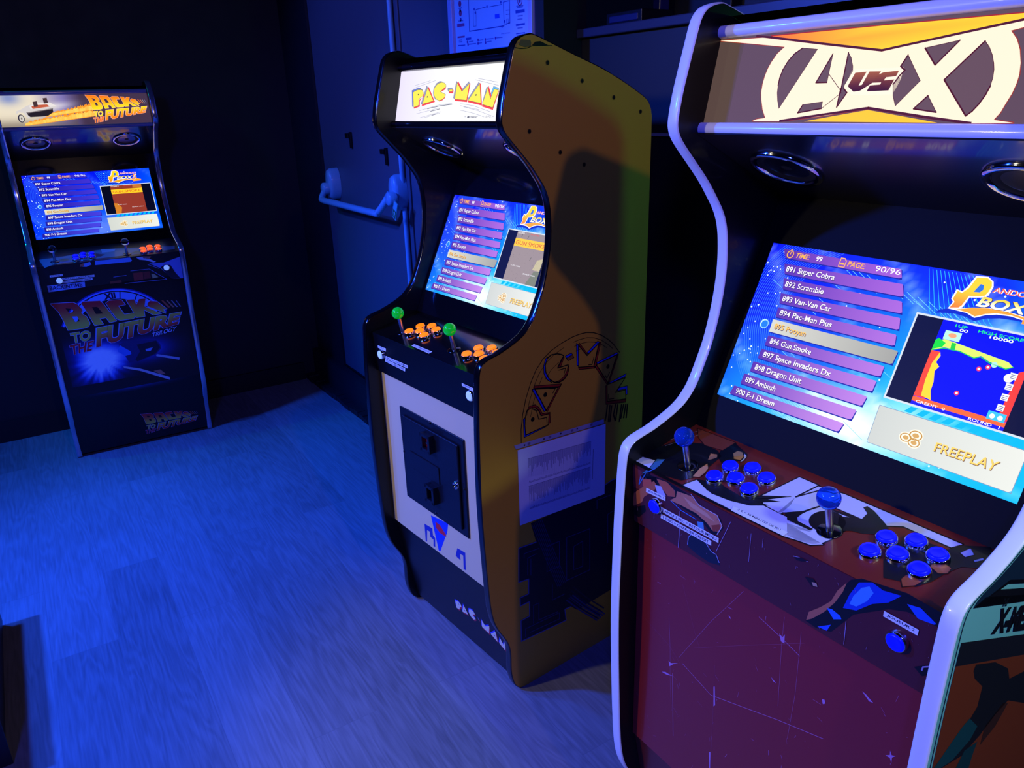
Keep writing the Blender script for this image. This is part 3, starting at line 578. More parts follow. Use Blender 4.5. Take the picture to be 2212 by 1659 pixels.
def apron_right():
    A = Art(); A.rect(-.284, 0, .284, .1205, (84, 28, 34), 0)
    for c, L, q in (((120, 46, 50), 1, [(-.2950,.1181),(-.2551,.1136),(-.2584,.0748),(-.2826,.0728),(-.2875,.0918)]),
                 ((196, 104, 60), 3, [(-.2877,.0318),(-.2829,.0599),(-.2556,.0865),(-.2294,.1079),(-.2194,.1000),(-.2560,.0633),(-.2615,.0502),(-.2836,.0326)]),
                 ((208, 92, 60), 4, [(-.2579,.1000),(-.2371,.1088),(-.2346,.0996),(-.2450,.0910),(-.2582,.0854)]),
                 ((196, 96, 60), 3, [(-.2231,.1157),(-.1971,.1196),(-.1777,.1101),(-.1777,.0982),(-.1946,.0926),(-.2119,.1033)]),
                 ((196, 190, 205), 4, [(-.2270,.1008),(-.2119,.1053),(-.1995,.0904),(-.2195,.0836)]),
                 ((210, 130, 90), 3, [(-.1730,.1121),(-.1405,.1167),(-.1178,.1075),(-.0830,.1065),(-.0720,.0927),(-.0778,.0765),(-.0928,.0729),(-.1039,.0811),(-.1287,.0889),(-.1634,.0886),(-.1897,.0867),(-.1753,.0992)]),
                 ((226, 160, 120), 4, [(-.1588,.1085),(-.1403,.1051),(-.1044,.1002),(-.0868,.0913),(-.1042,.0926),(-.1402,.0953)]),
                 ((160, 70, 42), 4, [(-.0952,.0814),(-.0762,.0926),(-.0757,.0794),(-.0906,.0720)]),
                 ((12, 12, 18), 2, [(-.2878,.0274),(-.2536,.0474),(-.2511,.0358),(-.2703,.0138),(-.2868,.0148)]), ((12, 12, 18), 2, [(-.2631,.1041),(-.2243,.1182),(-.2219,.0989),(-.1873,.0939),(-.1633,.0847),(-.1218,.0823),(-.0948,.0661),(-.0818,.0686),(-.0697,.0881),(-.0765,.1038),(-.1112,.1086),(-.1451,.1166),(-.1971,.1216),(-.2551,.1136)]),
                 ((24, 30, 46), 3, [(-.1439,.0355),(-.1257,.0526),(-.1097,.0427),(-.0850,.0296),(-.0736,.0138),(-.0976,.0068),(-.1249,.0085),(-.1460,.0139)]), ((90, 160, 190), 3, [(-.1261,.0743),(-.1127,.0788),(-.1102,.0643),(-.1236,.0617)])):
        A.poly(q, c, L)
    for q, c in (([(-.2631,.1041),(-.2689,.0829),(-.2499,.1157),(-.2241,.1364)], (70, 120, 170)), ([(-.1873,.0868),(-.1633,.0787),(-.1285,.0772)], (60, 130, 200)), ([(-.1406,.1205),(-.1223,.1074),(-.0830,.1065),(-.0719,.0909),(-.0819,.0705)], (200, 180, 190)), ([(-.1075,.0438),(-.0938,.0310),(-.0828,.0308),(-.0759,.0186)], (150, 160, 200)), ([(-.1472,.0174),(-.1451,.0328),(-.1394,.0418)], (120, 140, 190))):
        A.line(q, .0016, c, 6)
    # plain blue and tan sweep at the right
    for c, L, q in (((14, 14, 20), 2, [(.0921,.0057),(.0955,.0214),(.1299,.0641),(.1423,.0922),(.1566,.1162),(.1716,.1270),(.2343,.1396),(.2830,.1361),(.2794,.1132),(.2376,.1121),(.2131,.1012),(.1659,.0630),(.1346,.0123),(.1107,.0041)]),
                 ((190, 110, 76), 3, [(.0931,.0076),(.0964,.0245),(.1141,.0438),(.1299,.0641),(.1385,.0877),(.1512,.1087),(.1467,.0902),(.1363,.0656),(.1211,.0398),(.1028,.0162)]),
                 ((20, 60, 190), 3, [(.1492,.0642),(.1569,.0917),(.1685,.1186),(.1870,.1292),(.2028,.1254),(.2280,.1317),(.2119,.1114),(.1906,.0962),(.1691,.0719)]), ((70, 150, 235), 4, [(.1584,.0767),(.1629,.0931),(.1731,.1124),(.1840,.1210),(.1906,.1139),(.1827,.0959),(.1685,.0783)]),
                 ((40, 110, 220), 4, [(.1247,.0492),(.1332,.0520),(.1464,.0485),(.1489,.0442),(.1368,.0365)]), ((30, 80, 205), 4, [(.2362,.1239),(.2534,.1281),(.2755,.1169),(.2725,.1140),(.2521,.1105)]),
                 ((40, 90, 220), 4, [(.1126,.0078),(.1335,.0248),(.1281,.0105)]), ((12, 12, 18), 3, [(.2561,.0347),(.2777,.0544),(.2803,.0410),(.2679,.0275)])):
        A.poly(q, c, L)
    for q, wd in (([(-.1652,.0768),(-.1664,.0509),(-.1671,.0238),(-.1687,.0001)], .0014), ([(-.0548,.1076),(-.0691,.0711),(-.0830,.0366)], .0008), ([(-.0138,.1064),(-.0160,.0529)], .0006), ([(-.2288,.0462),(-.2297,.0310)], .0007), ([(.1562,.0453),(.1565,.0051)], .0008), ([(.0091,.1088),(.0082,.0919)], .0006), ([(.0639,.1059),(.0742,.1087),(.0878,.1091)], .0012), ([(.2667,.0367),(.2677,.0429),(.2781,.0514)], .002)):
        A.line(q, wd, (176, 150, 190), 7)
    rg = random.Random(5)
    for k in range(46):
        u, v = -.28 + .56 * rg.random(), .004 + .11 * rg.random(); A.line([(u, v), (u + .004 * (rg.random() - .5), v + .010 * (rg.random() - .4))], .0005, (150, 110, 140), 7)
    A.poly([(.0850,.0815),(.0994,.0860),(.1080,.0769),(.0984,.0713)], (30, 14, 20), 8); A.poly([(.0977,.0792),(.1054,.0813),(.1074,.0761),(.1004,.0737)], (190, 150, 120), 9); A.poly([(.0647,.1057),(.0771,.1100),(.0895,.1109),(.0776,.1039),(.0696,.1020)], (30, 14, 24), 8)
    return A
def door_right():
    A = Art(); A.rect(-.284, 0, .284, .517, (138, 36, 42), 0); rg = random.Random(11); c = (196, 132, 176)
    long_ = ([(-.1953,.3447),(-.1886,.2774),(-.1853,.2208),(-.1777,.1392)], [(-.1826,.5553),(-.1797,.5088)], [(-.1664,.4371),(-.1482,.3940),(-.1300,.3509),(-.1177,.3279)], [(-.0335,.4981),(-.0966,.3988),(-.1660,.2745)],
       [(-.1555,.2672),(-.0846,.2462),(-.0157,.2717),(.0562,.2988),(.1378,.3257)], [(-.0813,.3148),(-.0784,.2613),(-.0772,.2269),(-.0748,.1597),(-.0748,.0813)], [(.0471,.4966),(.0477,.4464),(.0533,.3257)],
       [(.0012,.4685),(.0450,.4567),(.0813,.4447)], [(-.1316,.3194),(-.0270,.3937),(.0865,.4724)], [(.0791,.4874),(.0814,.3689),(.0771,.2762)], [(-.1795,.2285),(-.1697,.0829)], [(-.2583,.3060),(-.1890,.2844),(-.1633,.2636)])
    for i, q in enumerate(long_): A.line(q, (.0007, .0011, .0005)[i % 3], mix((138, 36, 42), c, (.55, .8, .4)[i % 3]), 2)
    for q in ([(-.1912,.2501),(-.1849,.2488),(-.1671,.2610),(-.1788,.2505),(-.1880,.2393)], [(.0415,.4620),(.0478,.4585),(.0513,.4667),(.0524,.4495),(.0458,.4497)], [(-.0798,.2691),(-.0770,.2711),(-.0731,.2317),(-.0764,.2267)], [(.1859,.4532),(.1909,.4526),(.2044,.4459),(.1982,.4440)], [(.1268,.3950),(.1315,.3970),(.1336,.3911),(.1295,.3871)],
              [(.0354,.3716),(.0393,.3697),(.0458,.3664),(.0391,.3663)], [(-.0791,.1171),(-.0755,.1201),(-.0734,.0825),(-.0755,.0806)], [(.2387,.3866),(.2419,.3807),(.2473,.3838),(.2429,.3773),(.2434,.3676),(.2401,.3743),(.2335,.3737),(.2393,.3791)], [(-.2081,.2122),(-.1978,.2187),(-.1792,.2221),(-.1955,.2144)], [(-.0593,.4353),(-.0558,.4336),(-.0538,.4301),(-.0580,.4316)]):
        A.poly(q, c, 3)
    for k in range(120):
        u, v = -.28 + .56 * rg.random(), .01 + .49 * rg.random(); l = .002 + .012 * rg.random() ** 2; a = rg.random() * 3.14
        A.line([(u, v), (u + l * math.cos(a), v + l * math.sin(a))], .0004 + .0005 * rg.random(), mix((138, 36, 42), c, .3 + .5 * rg.random()), 2)
    return A
def side_right():
    A = Art(.00008); base = (118, 196, 178); K = (16, 18, 22)
    P = smooth_open(PROFILE, 2); ins = [(y + .0095, z) for y, z in P if .22 < z < 1.55 and y < .15]
    A.line(ins, .0016, K, 3)
    def band(top, bot, c, L, pad):
        """stripe between two traced lines, running from the front border to the rear edge"""
        ln = lambda q: (lambda y: q[0][1] + (q[1][1] - q[0][1]) * (y - q[0][0]) / (q[1][0] - q[0][0]))
        lt, lb = ln(top), ln(bot)
        zt, zb = lt(0.0), lb(0.0)
        for _ in range(4): yt = (at_z(PROFILE, max(.22, min(1.5, zt)), 2, 42) or -.09) + pad; zt = lt(yt); yo = (at_z(PROFILE, max(.22, min(1.5, zb)), 2, 42) or -.09) + pad; zb = lb(yo)
        row = [(y + pad, z) for y, z in P if min(zt, zb) < z < max(zt, zb) and y < .2]
        A.poly([(yo, zb)] + row + [(yt, zt), (.484, lt(.484)), (.484, lb(.484))], c, L)
    n1, n2 = [(-.0086,1.0188),(.0750,.9860)]; hi = [(n1[0], 1.40), (n2[0], 1.40)]
    band(hi, [n1, n2], (22, 44, 60), 1, .020); band([(-.0003,1.0220),(.0717,.9938)], [n1, n2], (10, 12, 16), 2, .021)
    band([(-.0218,1.0162),(.0785,.9775)], [(-.0384,1.0126),(.0837,.9649)], K, 1, .020)
    band([(-.0727,.9608),(.1164,.8861)], [(-.0730,.9251),(.1346,.8424)], (26, 28, 34), 1, .016)
    o1, o2 = [(-.0730,.9251),(.1346,.8424)]; band([o1, o2], [(0.0, .24), (.4, .24)], (120, 52, 26), 1, .016)
    A.quadtext('X-MEN', [(.0056,.9368),(.1353,.8852),(.1338,.9294),(.0182,.9716)], K, 4, .06); A.quadtext('THE', [(.0195,.9736),(.0342,.9683),(.0374,.9793),(.0214,.9856)], K, 4, .05)
    # dull dark green and brown sweeps low on the side
    for c, L, q in (((24, 26, 30), 3, [(-.0219,.8925),(-.0185,.9010),(.0399,.8762),(.0881,.8415),(.1013,.8170),(.1497,.8060),(.1809,.7309),(.1158,.7707),(.0819,.7638),(.0452,.7476),(.0010,.7369),(-.0547,.7485),(-.0738,.7603),(-.0155,.7870),(.0151,.8138),(.0166,.8476),(-.0129,.8755)]),
                    ((20, 70, 72), 4, [(-.0190,.7979),(-.0011,.8031),(.0296,.7725),(.0148,.7561),(-.0281,.7454),(-.0585,.7509),(-.0776,.7627)]), ((60, 34, 26), 3, [(.0556,.7578),(.0994,.7749),(.1181,.7648),(.0917,.7373),(.0534,.7242)]), ((18, 60, 62), 4, [(.0056,.7433),(.0415,.7382),(.0352,.7163),(.0321,.6949),(-.0105,.7212)])):
        A.poly(q, c, L)
    return A
def stickers_right():
    q1 = [(-.2492,.0774),(-.2004,.0804),(-.1999,.0891),(-.2485,.0865)]; q2 = [(-.2071,.0546),(-.0782,.0559),(-.0779,.0658),(-.2063,.0639)]; q3 = [(-.2122,.0403),(-.0935,.0425),(-.0933,.0521),(-.2114,.0497)]; q4 = [(.2077,.0868),(.2552,.0857),(.2558,.0953),(.2080,.0959)]
    return [('a', dict(q=q1, t=[('JOUEUR 1', inset(q1, .09, .24, .78))])), ('a', dict(q=q2, t=[('APPUI 3 SEC = RETOUR MENU', inset(q2, .035, .25, .78))])), ('a', dict(q=q3, t=[('1 CLIC = CHARGER CREDIT', inset(q3, .05, .25, .78))])), ('a', dict(q=q4, t=[('JOUEUR 2', inset(q4, .1, .25, .8))]))]

# ------------------------------------------------------------------ cabinet in the middle: yellow sides, white sign
YEL = (250, 226, 60)
def sign_middle():
    A = Art(.00005); A.field(-.28, -.004, .28, .128, 12, 3, lambda p: lin(mix((226, 218, 246), (240, 240, 240), (p[0] + .28) / .2)), 0)
    yel, red, gr, bl, K = (252, 232, 60), (240, 66, 40), (150, 150, 175), (110, 125, 200), (40, 44, 60)
    back = ((bl, [(-.2033,.0768),(-.1748,.0822),(-.1614,.0820),(-.1490,.0764),(-.1605,.0784),(-.1759,.0778),(-.1947,.0715),(-.1852,.0331),(-.1915,.0355)]), (gr, [(-.1309,.0870),(-.1242,.0818),(-.1411,.0404),(-.1486,.0411)]), (gr, [(-.0580,.0943),(-.0707,.0958),(-.0860,.0904),(-.0949,.0798),(-.0949,.0688),(-.0910,.0600),(-.0804,.0510),(-.0788,.0531),(-.0911,.0644),(-.0930,.0765),(-.0849,.0860),(-.0737,.0911),(-.0597,.0927)]),
            (gr, [(-.0285,.0778),(-.0087,.0782),(-.0063,.0741),(-.0226,.0739),(-.0235,.0696),(-.0281,.0735)]), (gr, [(.0061,.0935),(.0111,.0892),(.0091,.0502),(.0024,.0536)]), (gr, [(.0612,.0905),(.0644,.0852),(.0366,.0680),(.0371,.0737)]), (gr, [(.1025,.0870),(.1086,.0842),(.0703,.0469),(.0670,.0501)]), (gr, [(.1384,.0757),(.1437,.0740),(.1315,.0397),(.1298,.0407)]), ((110, 185, 230), [(.1653,.0758),(.1869,.0714),(.1867,.0678),(.1693,.0703),(.1609,.0521),(.1589,.0602)]))
    front = ((red, [(-.1828,.0325),(-.1572,.0384),(-.1595,.0520),(-.1451,.0562),(-.1395,.0689),(-.1385,.0588),(-.1556,.0497),(-.1525,.0344),(-.1815,.0291)]), (red, [(-.1204,.0839),(-.0806,.0449),(-.1420,.0348),(-.1432,.0397),(-.0879,.0473),(-.1242,.0818)]), (red, [(-.0377,.0781),(-.0389,.0749),(-.0580,.0695),(-.0612,.0701),(-.0385,.0813)]), (red, [(-.0347,.0619),(-.0348,.0544),(-.0465,.0481),(-.0624,.0457),(-.0629,.0479),(-.0470,.0503),(-.0364,.0566)]),
            (red, [(-.0067,.0739),(-.0014,.0725),(-.0003,.0642),(-.0204,.0652),(-.0212,.0685),(-.0053,.0686)]), (red, [(.0152,.0922),(.0388,.0724),(.0366,.0680),(.0115,.0892)]), (red, [(.0689,.0859),(.0653,.0419),(.0102,.0458),(.0091,.0500),(.0620,.0463),(.0652,.0857)]), (red, [(.1121,.0848),(.1300,.0326),(.0684,.0418),(.0687,.0457),(.1244,.0380),(.1077,.0842)]), (red, [(.1460,.0774),(.1617,.0561),(.1604,.0472),(.1433,.0735)]), (red, [(.1892,.0638),(.1762,.0222),(.1302,.0306),(.1305,.0352),(.1740,.0275),(.1877,.0663)]))
    top = ([(-.1958,.0715),(-.1866,.0752),(-.1737,.0777),(-.1559,.0777),(-.1475,.0747),(-.1417,.0690),(-.1416,.0645),(-.1489,.0585),(-.1616,.0543),(-.1592,.0390),(-.1664,.0348),(-.1829,.0331)], [(-.1242,.0818),(-.0880,.0476),(-.1411,.0402)], [(-.0597,.0927),(-.0469,.0907),(-.0398,.0867),(-.0367,.0821),(-.0612,.0701),(-.0348,.0624),(-.0360,.0565),(-.0470,.0503),(-.0629,.0479),(-.0785,.0520),(-.0895,.0621),(-.0927,.0710),(-.0917,.0797),(-.0849,.0860),(-.0737,.0911)],
           [(-.0222,.0739),(-.0063,.0739),(-.0062,.0690),(-.0221,.0688)], [(.0109,.0897),(.0366,.0680),(.0652,.0859),(.0620,.0464),(.0091,.0500)], [(.1080,.0845),(.1247,.0381),(.0687,.0457)], [(.1435,.0740),(.1604,.0472),(.1694,.0700),(.1880,.0665),(.1740,.0275),(.1304,.0355)])
    for c, q in back: A.poly(q, c, 2); A.outline(q, .0006, K, 3)
    for c, q in front: A.poly(q, c, 4)
    for q in top: A.poly(q, yel, 5); A.outline(q, .0007, K, 6)
    for q in [(-.1679,.0651),(-.1206,.0584),(.0995,.0578)]: A.disc(q, .0022, K, 7)
    for q in ([(-.1944,.0885),(-.1157,.0991)], [(-.1951,.0823),(-.0911,.0982)], [(-.1536,.0237),(-.0562,.0375),(-.0003,.0403)], [(-.1651,.0158),(-.0543,.0298)], [(-.1457,.0055),(-.0477,.0199)], [(-.1248,.0055),(-.0510,.0167)], [(.0372,.0387),(.0932,.0332),(.1650,.0186)], [(.0384,.0339),(.1305,.0220)], [(.0391,.0234),(.0976,.0156),(.1451,.0067)], [(.0525,.0311),(.1144,.0216),(.1826,.0070)], [(.0872,.0936),(.1847,.0772)], [(.0993,.0962),(.1794,.0847)]):
        A.line(q, .0008, (150, 150, 165), 2)
    A.line([(-.1131,.0283),(-.0494,.0352),(.0004,.0377)], .0013, K, 2); A.line([(-.0963,.0215),(-.0536,.0271)], .0013, K, 2); A.line([(-.0876,.0120),(-.0590,.0157)], .0010, K, 2)
    A.quadtext('MIDWAY', [(.0747,.0043),(.1187,.0042),(.1197,.0090),(.0758,.0092)], K, 5, .02); A.disc([(.0656,.0075)][0], .0014, (150, 150, 160), 5)
    A.line([(.1493,.0041),(.1548,.0102),(.1543,.0051),(.1624,.0081),(.1682,.0056),(.1706,.0101),(.1712,.0041),(.1788,.0051)], .0006, (110, 110, 120), 5)
    return A
def side_middle():
    A = Art(.0002); K = (10, 10, 14); B = (40, 60, 215); R = (176, 42, 30)
    def bars(c, *qs):
        for q in qs: A.poly(q, c, 2); A.outline(q, .0018, K, 3)
    def shape(q, wd=.0028): A.outline(q, wd, K, 3)
    shape([(.0472,.7921),(.0456,.8191),(.0474,.8407),(.0527,.8573),(.0660,.8627),(.0829,.8591),(.0936,.8461),(.0999,.8317),(.1273,.8296),(.1250,.7993)])
    bars(B, [(.0409,.8385),(.0463,.8411),(.0456,.8191),(.0484,.7918),(.1232,.7987),(.1162,.7962),(.0423,.7871)]); bars(R, [(.0527,.8583),(.0626,.8686),(.0807,.8674),(.0938,.8561),(.1045,.8360),(.1306,.8328),(.1314,.8026),(.1263,.8030),(.1268,.8298),(.0999,.8317),(.0924,.8474),(.0805,.8598),(.0660,.8627)])
    A.disc([(.0717,.8294)][0], .0062, K, 4); A.line([(.0720,.8581),(.0851,.8504),(.0919,.8242),(.1191,.8216),(.1201,.8048)], .0024, K, 3)
    shape([(.0805,.9106),(.1603,.8950),(.1182,.8414)]); bars(R, [(.0783,.9197),(.1718,.9022),(.1679,.8959),(.0793,.9129)], [(.1718,.9022),(.1608,.8949),(.1170,.8417),(.1219,.8373)]); bars(B, [(.0716,.9119),(.0817,.9094),(.1157,.8424),(.1107,.8403)])
    A.disc([(.1153,.8863)][0], .0062, K, 4); A.line([(.1303,.8994),(.1503,.8949),(.1413,.8840)], .0022, K, 3)
    shape([(.1800,.9769),(.1589,.9490),(.1950,.9495),(.1980,.9387),(.1923,.9239),(.1808,.9136),(.1630,.9089),(.1455,.9132),(.1283,.9275),(.1176,.9479),(.1167,.9677),(.1243,.9835),(.1391,.9900),(.1588,.9879),(.1737,.9822)])
    bars(B, [(.1391,.9900),(.1195,.9846),(.1114,.9670),(.1120,.9453),(.1209,.9273),(.1380,.9141),(.1283,.9275),(.1188,.9456),(.1172,.9656),(.1243,.9826)]); bars(R, [(.1812,.9722),(.1749,.9740),(.1589,.9519),(.1589,.9490),(.1684,.9497)], [(.1950,.9475),(.1980,.9367),(.1923,.9219),(.1808,.9116),(.1630,.9073),(.1455,.9122),(.1630,.9129),(.1808,.9207),(.1911,.9343)])
    A.line([(.1621,.9422),(.1861,.9426),(.1809,.9287)], .0022, K, 3)
    bars((150, 90, 40), [(.1893,.9688),(.2104,.9740),(.2156,.9645),(.1951,.9605)]); bars(B, [(.1858,.9756),(.2066,.9793),(.2104,.9740),(.1893,.9688)])
    shape([(.2310,.9964),(.2634,.9598),(.3091,.9868),(.2883,.9237),(.2324,.9337)]); bars(B, [(.2241,1.0019),(.2318,.9963),(.2330,.9382),(.2267,.9401)], [(.3009,.9916),(.3091,.9868),(.2665,.9631),(.2625,.9675)]); bars(R, [(.2349,1.0006),(.2633,.9653),(.2628,.9599),(.2318,.9963)], [(.3051,.9852),(.3140,.9868),(.2943,.9181),(.2870,.9230)], [(.2324,.9331),(.2924,.9227),(.2916,.9177),(.2338,.9271)]); A.line([(.2689,.9323),(.2815,.9304),(.2885,.9504)], .0022, K, 3)
    shape([(.3793,.9380),(.3422,.8623),(.2978,.9256)]); bars(B, [(.2985,.9317),(.3763,.9433),(.3816,.9371),(.3018,.9263)]); bars(R, [(.2924,.9217),(.2991,.9236),(.3421,.8634),(.3389,.8584)], [(.3743,.9349),(.3822,.9357),(.3478,.8620),(.3430,.8642)]); A.disc([(.3415,.9102)][0], .0062, K, 4); A.line([(.3313,.8873),(.3385,.8771),(.3488,.8926)], .0022, K, 3)
    shape([(.3394,.8583),(.4117,.8613),(.3731,.8260),(.4138,.8236),(.4159,.7954),(.3413,.8073)]); bars(B, [(.3422,.8606),(.4152,.8724),(.4102,.8645),(.3487,.8581)], [(.3793,.8296),(.3878,.8368),(.4199,.8342),(.4208,.8079),(.4155,.8089),(.4137,.8265)]); bars(R, [(.3339,.8558),(.3395,.8555),(.3421,.8079),(.4153,.7952),(.4156,.7855),(.3358,.8000)]); A.line([(.3451,.8282),(.3460,.8128),(.3669,.8094)], .0022, K, 3)
    arc = [(.0323,.7741),(.0330,.8126),(.0394,.8510),(.0501,.8899),(.0678,.9306),(.0852,.9595),(.1098,.9849),(.1393,1.0016),(.1740,1.0136),(.2093,1.0218),(.2349,1.0244),(.2608,1.0240),(.2872,1.0180),(.3142,1.0061),(.3390,.9897),(.3616,.9705),(.3863,.9411)]
    A.line(arc, .0022, K, 2)
    for k, (d, a, b) in enumerate(((.012, 2, 8), (.024, 2, 5), (.012, 9, 15), (.022, 9, 14), (.034, 9, 10), (.034, 5, 7))):
        c0 = (.305, .72); A.line([(x + (c0[0] - x) * d * 4, y + (c0[1] - y) * d * 4) for x, y in arc[a:b + 1]], .0014, K, 2)
    for i in range(12):
        x = 1265 + i * 26
    for q in ([(.3415,.7954),(.3378,.7679),(.3339,.7514)], [(.3515,.7927),(.3468,.7455)], [(.3588,.7897),(.3526,.7438)], [(.3746,.7887),(.3667,.7599),(.3744,.7399)], [(.3834,.7864),(.3758,.7417)], [(.3981,.7824),(.3907,.7330)], [(.4069,.7811),(.3964,.7404)], [(.4233,.7779),(.4187,.7364)], [(.4158,.7788),(.4082,.7393)]): A.line(q, .0052, (16, 18, 22), 3)
    # maze ground and speed streaks (no figures)
    nav = (14, 18, 42); q = [(.0140,.4682),(.0751,.4628),(.0577,.5284),(.2627,.5309),(.3662,.5540),(.4605,.5442),(.4749,.1662),(.3711,.1734),(.2285,.1660),(.2033,.1901),(.1785,.1926),(.1839,.1510),(.0137,.1627),(.0143,.2325),(.0454,.2330),(.0467,.2817),(.0133,.2826),(.0135,.3094),(.0442,.3084),(.0455,.3565),(.0105,.3612)]
    A.poly(q, nav, 1); A.line(q[:1] + q[-1:0:-1][:12], .0032, (88, 92, 150), 2); A.line([(.0140,.4682),(.0751,.4628)], .0032, (88, 92, 150), 2); A.line([(.2627,.5309),(.3662,.5540),(.4605,.5442)], .0032, (88, 92, 150), 2)
    for m in ([(.0315,.4299),(.0319,.4439),(.0842,.4392)], [(.0424,.3707),(.0439,.4247),(.0742,.4262)], [(.0535,.3658),(.0548,.4172)], [(.0287,.1711),(.0294,.1983),(.1574,.1908),(.1572,.1689),(.0453,.1780)], [(.0591,.2018),(.0606,.2619),(.0804,.2616),(.0791,.2042),(.1506,.1973)], [(.3058,.4802),(.3054,.5097),(.3636,.5064)], [(.3521,.3472),(.3501,.4457),(.3798,.4496)], [(.1133,.4329),(.1120,.3518),(.1590,.3492),(.1598,.4314),(.1133,.4329)], [(.1869,.4321),(.1861,.2889),(.2789,.2849),(.2777,.4256),(.1869,.4321)], [(.2143,.3915),(.2142,.3131),(.2498,.3099),(.2494,.3950),(.2143,.3915)], [(.1313,.3014),(.1305,.2471),(.1788,.2461)]): A.line(m, .0022, (50, 56, 110), 3)
    for k in range(9):
        t = k / 8; A.line([(x + .004 * k, y + .0035 * k * (k % 2 + .3)) for x, y in [(.1857,.2211),(.2431,.1557),(.3110,.0883)]], .0044, (20, 26, 58) if k % 2 else (34, 48, 104), 4)
    for k in range(7): A.line([(x + .0055 * k, y + .001 * k) for x, y in [(.0622,.5211),(.1062,.4012),(.1532,.2794)]], .0014, (38, 52, 110), 4)
    # screw heads
    for q in [(.2421,1.6409),(.3474,1.6025),(.4432,1.5669),(.2495,1.4511)] + [(.1360,1.6797),(.0796,1.5356),(.1723,1.4845)]: A.disc(q, .0042, (14, 12, 10), 5, n=12); A.ring(q, .0042, .0056, (120, 84, 24), 4, n=12)
    # lifted, worn foil at the top front corner
    A.poly([(.0539,1.7157),(.0612,1.7258),(.0871,1.7255),(.0893,1.7197),(.0880,1.7137),(.0725,1.7106)], (120, 100, 50), 5); A.poly([(.0916,1.7155),(.1013,1.7224),(.1158,1.7235),(.1376,1.7163),(.1156,1.7142)], (20, 18, 16), 5); A.line([(.0444,1.7096),(.0607,1.7078),(.0772,1.7090),(.0915,1.7138),(.1499,1.7153)], .0014, K, 6); A.line([(.0336,1.6954),(.0409,1.7072),(.0541,1.7207)], .0010, (120, 110, 90), 6)
    return A
def door_middle():
    A = Art(); A.rect(-.273, 0, .273, .517, (238, 212, 150), 0)
    B = (40, 50, 150)
    for q in ([(-.0828,.0667),(-.0375,.0705),(-.0375,.0468),(-.0262,.0428),(-.0289,.0102),(-.0391,.0091),(-.0363,.0326),(-.0539,.0336),(-.0547,.0517),(-.0698,.0504),(-.0754,.0068),(-.0835,.0049)], [(.0943,.0656),(.1346,.0692),(.1319,.0098),(.1211,.0079),(.1227,.0547),(.1065,.0521),(.1072,.0311),(.0911,.0321),(.0832,.0354)]): A.poly(q, B, 1)
    # plain stripes below the coin door
    A.poly([(-.0410,.1143),(.0543,.1279),(.0454,.0957),(-.0010,.0089),(-.0100,.0063),(-.0246,.0564)], (30, 60, 190), 1)
    A.poly([(-.0179,.1028),(.0050,.1023),(.0358,.0842),(.0377,.0762),(.0064,.0742),(-.0157,.0822)], (215, 40, 50), 2)
    return A
def kick_middle():
    A = Art(); A.rect(-.273, .018, .273, .349, (10, 11, 16), 0); c = (244, 232, 190); B, R = (60, 70, 220), (190, 40, 60)
    L = ([(.0047,.1576),(.0264,.1646),(.0373,.1594),(.0368,.1488),(.0263,.1430),(.0184,.1281),(.0019,.1253)], [(.0546,.1702),(.0684,.1390),(.0347,.1303)], [(.0824,.1687),(.0947,.1761),(.1085,.1781),(.1149,.1690),(.0970,.1572),(.1119,.1483),(.0984,.1380),(.0849,.1403),(.0772,.1512)], [(.1251,.1615),(.1369,.1579),(.1308,.1574)], [(.1476,.1683),(.1591,.1549),(.1629,.1532),(.1865,.1698),(.1736,.1323),(.1401,.1366)], [(.2146,.1663),(.2145,.1259),(.1832,.1372)], [(.2336,.1531),(.2444,.1353),(.2545,.1534),(.2571,.1388),(.2467,.1157),(.2218,.1266)])
    for q in L:
        A.poly([(x - .002, y + .0045) for x, y in q], B, 1); A.poly([(x + .003, y - .004) for x, y in q], R, 2); A.poly(q, c, 3)
    for q in [(.0231,.1537),(.0534,.1465),(.2039,.1441)]: A.disc(q, .002, (60, 50, 20), 4)
    return A
def stickers_middle():
    q1 = [(-.2420,.0783),(-.1955,.0769),(-.1927,.0869),(-.2407,.0857)]; q2 = [(-.2038,.0533),(-.0765,.0545),(-.0742,.0642),(-.2002,.0622)]; q3 = [(-.2085,.0431),(-.0956,.0408),(-.0924,.0508),(-.2050,.0516)]; q4 = [(.1934,.0774),(.2418,.0762),(.2432,.0849),(.1939,.0851)]; q5 = [(-.0583,.0087),(.0352,.0063),(.0344,.0184),(-.0581,.0189)]
    return [('a', dict(q=q1, t=[('JOUEUR 1', inset(q1, .09, .24, .78))])), ('a', dict(q=q2, t=[('APPUI 3 SEC = RETOUR MENU', inset(q2, .035, .25, .78))])), ('a', dict(q=q3, t=[('1 CLIC = CHARGER CREDIT', inset(q3, .05, .25, .78))])), ('a', dict(q=q4, t=[('JOUEUR 2', inset(q4, .1, .25, .8))])), ('d', dict(q=q5, t=[('3 € = 30 MINUTES DE JEU', inset(q5, .08, .3, .72))]))]

